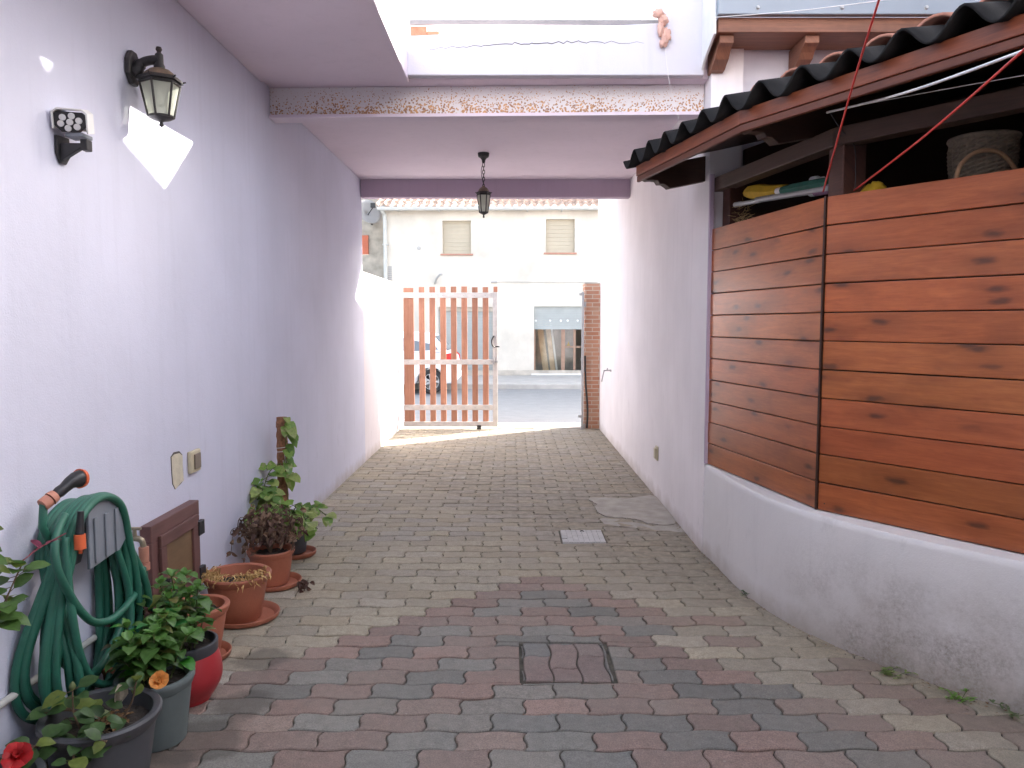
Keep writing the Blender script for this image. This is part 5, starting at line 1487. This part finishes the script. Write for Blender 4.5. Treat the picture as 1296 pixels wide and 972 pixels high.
# dry straw round the rim of pot E ---------------------------------------
b = newbm()
for i in range(420):
    a = rnd.choice((rnd.gauss(3.75, .45), rnd.gauss(5.6, .45))); rr = rnd.uniform(.09, .155)
    p = V(PE[0] + math.cos(a) * rr, PE[1] + math.sin(a) * rr, PE[2] + .21 + rnd.uniform(.0, .045) + (.01 if rr > .14 else 0))
    d = V(math.cos(a + rnd.uniform(-1.6, 1.6)), math.sin(a + rnd.uniform(-1.6, 1.6)), rnd.uniform(-.5, .7)); n_ = len(b.faces)
    leaf(b, p, d, rdir(0, 1), rnd.uniform(.022, .045), .007, rnd.choice(((1, .95, .85), (1.15, 1.1, 1), (.75, .65, .5))), .5, .5, curl=.3, k=3)
for i in range(30):
    p = V(PE[0] + rnd.uniform(-.03, .06), PE[1] - .10 + rnd.uniform(-.02, .02), PE[2] + .21); leaf(b, p, rdir(-.2, .3), V(0, 0, 1), .025, .012, (.35, .22, .15), .4, .5)
_o = link('dry_straw', b, 'straw'); _o['kind'] = 'stuff'; tag(_o, 'curls of pale dry straw lying on the large terracotta rim', 'straw')

# withered plants ---------------------------------------------------------
def withered(label, base_, n_st, h, spread, nl, lean=V(0, 0, 0), cols=((.17, .10, .07), (.24, .155, .105), (.12, .068, .055))):
    t = thing('withered_plant', label, 'plant', base_)
    lb, sb = newbm(), newbm(); B0 = V(*base_); tips = []
    for i in range(n_st):
        a = rnd.uniform(0, 6.28); sp_ = spread * rnd.uniform(.3, 1); hh = h * rnd.uniform(.5, 1)
        P_ = spline([B0, B0 + V(math.cos(a) * sp_ * .35, math.sin(a) * sp_ * .35, hh * .7) + lean * hh, B0 + V(math.cos(a) * sp_, math.sin(a) * sp_, hh * rnd.uniform(.5, 1)) + lean * hh, B0 + V(math.cos(a) * sp_ * 1.15, math.sin(a) * sp_ * 1.15, hh * rnd.uniform(.1, .7)) + lean * hh], 6)
        tube(sb, P_, .0019, 5); tips += P_[5:]
    for i in range(nl):
        p = rnd.choice(tips) + V(rnd.gauss(0, .012), rnd.gauss(0, .012), rnd.gauss(-.008, .012)); p.x = max(p.x, XL + .03)
        d = rdir(-1, .4); leaf(lb, p, d, rdir(-.5, 1), rnd.uniform(.022, .046), rnd.uniform(.022, .036), rnd.choice(cols), .4, .9, curl=rnd.uniform(-.4, .5), base=.25, var=.3)
    link('dead_leaves', lb, 'dead_leaf', t); link('twigs', sb, 'bark', t)
    return t
withered('withered brown geranium drooping over its terracotta pot', (PF[0], PF[1], .18), 60, .29, .20, 330, V(-.12, .05, 0))
withered('small withered plant with curled reddish leaves between the hose and basil', (PH_[0], PH_[1], .19), 8, .26, .09, 60, V(.05, .35, 0), ((.10, .05, .045), (.14, .07, .055)))
b = newbm()
for i in range(34): leaf(b, V(-1.175 + rnd.gauss(0, .014), 4.22 + rnd.gauss(0, .02), .03 + rnd.uniform(-.02, .02)), rdir(-.5, .8), rdir(0, 1), .03, .022, (.12, .065, .05), .3, .8, curl=.4)
tag(link('dead_leaf_clump', b, 'dead_leaf'), 'clump of dead brown leaves fallen on the pavers by a saucer', 'dead leaves')

# pothos and moss pole -----------------------------------------------------
t = thing('coir_pole', 'brown coir moss pole standing in the black pot with vines tied to it', 'plant pole', (-1.495, 4.96, .17))
b = newbm(); n_ = 18; rings = []
for j in range(60):
    z = .16 + .735 * j / 59
    rings.append([b.verts.new(V(-1.50 + .0 * j, 4.97, z) + V(math.cos(2 * PI * i / n_), math.sin(2 * PI * i / n_), 0) * (.034 + .004 * mnoise.noise(V(i * 1.3, j * .6, 3)) + .002 * math.sin(j * 1.1 + i * .35))) for i in range(n_)])
for A_, B_ in zip(rings, rings[1:]):
    for i in range(n_): b.faces.new((A_[i], A_[(i + 1) % n_], B_[(i + 1) % n_], B_[i]))
b.faces.new(rings[-1])
link('coir_core', b, 'coir', t)
b = newbm()
tube(b, [V(-1.50 + .040 * math.cos(a), 4.97 + .040 * math.sin(a), .655 + .004 * a) for a in [i * .35 for i in range(36)]], .0022, 5); tube(b, spline([V(-1.475, 4.932, .66), V(-1.468, 4.925, .61), V(-1.478, 4.93, .575), V(-1.486, 4.934, .62)], 5), .002, 5)
link('white_twine', b, 'white_cord', t)
t = thing('pothos_plant', 'variegated green pothos trailing round the coir pole and over the black pot', 'plant', (PG[0], PG[1], .17))
lb, sb = newbm(), newbm()
G0 = V(PG[0], PG[1], .175)
vines = [[G0, V(-1.46, 4.93, .40), V(-1.465, 4.925, .62), V(-1.462, 4.93, .80), V(-1.47, 4.935, .90)],
         [G0 + V(-.03, 0, 0), V(-1.53, 4.85, .38), V(-1.56, 4.78, .46), V(-1.545, 4.84, .56), V(-1.50, 4.92, .60)],
         [G0 + V(.03, 0, 0), V(-1.36, 4.80, .26), V(-1.28, 4.72, .28), V(-1.20, 4.66, .24)],
         [G0 + V(.02, .03, 0), V(-1.36, 4.92, .30), V(-1.27, 4.90, .31), V(-1.19, 4.86, .27)],
         [G0 + V(-.03, -.03, 0), V(-1.52, 4.72, .30), V(-1.555, 4.6, .36), V(-1.56, 4.56, .30)],
         [G0 + V(0, -.03, 0), V(-1.47, 4.74, .30), V(-1.46, 4.62, .38), V(-1.50, 4.56, .33)],
         [G0 + V(-.02, .02, 0), V(-1.50, 4.80, .36), V(-1.52, 4.70, .45), V(-1.55, 4.66, .50)],
         [G0 + V(.01, -.04, 0), V(-1.41, 4.76, .28), V(-1.36, 4.68, .33), V(-1.33, 4.66, .38)],
         [G0 + V(-.04, .0, 0), V(-1.50, 4.82, .30), V(-1.55, 4.74, .34), V(-1.56, 4.70, .27)]]
for vi, pts in enumerate(vines):
    P_ = spline(pts, 9); tube(sb, P_, .003, 6); n_ = len(P_)
    for i in [k for k in range(4 if vi else 14, n_, 2) for _ in range(2 if vi else 1)]:
        p = P_[i]; d = rdir(-.5, .5) + V(.25, -.45, 0)
        if vi == 0: d = V(rnd.uniform(.1, 1), rnd.uniform(-.9, -.1), rnd.uniform(-.9, .1))
        sz = rnd.uniform(.050, .092); tube(sb, [p, p + d.normalized() * .03], .0016, 4)
        cc_ = rnd.choice(((.13, .25, .055), (.17, .31, .065), (.22, .36, .08), (.34, .43, .14)))
        fs = leaf(lb, p + d.normalized() * .028, d, V(.3, -.5, 1), sz, sz * .86, cc_, rnd.uniform(.2, .7), .18, base=.33, k=5)
        if rnd.random() < .4: setcol(lb, rnd.sample(fs, 3), (.34, .40, .16))
link('leaves', lb, 'leaf', t, smooth=True); link('vines', sb, 'stem', t)

# weeds at the foot of the right wall --------------------------------------
def weed(label, x, y, n_, L, col):
    t = thing('weed_tuft', label, 'weed', (x, y, 0), 'weeds along the low wall')
    lb, sb = newbm(), newbm()
    for i in range(n_):
        a = rnd.uniform(0, 6.28); d = V(math.cos(a), math.sin(a), rnd.uniform(.25, 1.1)).normalized(); p = V(x + rnd.gauss(0, .014), y + rnd.gauss(0, .014), -.004); ll = L * rnd.uniform(.45, .9)
        P_ = [p, p + d * ll * .6, p + d * ll + V(0, 0, -.2 * ll)]; tube(sb, P_, .0013, 4)
        for q in P_[1:]:
            for k in range(2): leaf(lb, q, rdir(-.1, .6), V(0, 0, 1), L * .38, L * .13, col, .3, .2, k=3)
    link('leaves', lb, 'leaf', t); link('stems', sb, 'stem', t)
weed('small dark weed sprouting where the pale wall starts to curve', 1.285, 4.165, 6, .06, (.09, .16, .055))
weed('yellow green weed flat on the pavers below the stained wall', 1.62, 3.20, 10, .08, (.22, .30, .09))
weed('brightest green weed tuft near the bottom right corner', 1.795, 2.965, 9, .075, (.19, .36, .07))
weed('grey green weed half cut off at the right edge', 1.945, 2.855, 7, .08, (.15, .20, .09))
# dirt and leaf litter in the angle between paving and right wall
b = newbm()
for i in range(420):
    k = rnd.random(); idx = int(k * (len(base) * .72)); p = base[idx] if rnd.random() < .45 else V(1.245, rnd.uniform(5.0, 10.8), 0)
    q = p + V(-abs(rnd.gauss(0, .022)), rnd.gauss(0, .06), .003)
    leaf(b, q, V(rnd.uniform(-1, 1), rnd.uniform(-1, 1), .1), V(0, 0, 1), rnd.uniform(.006, .020), rnd.uniform(.004, .010), rnd.choice(((.17, .10, .05), (.10, .075, .05), (.24, .13, .055))), .0, .4, k=2)
o = link('leaf_litter', b, 'dead_leaf'); o['kind'] = 'stuff'; tag(o, 'dry leaf litter scattered along the foot of the right wall', 'leaf litter')

for o in S.objects:
    if '_w' in o: del o['_w']
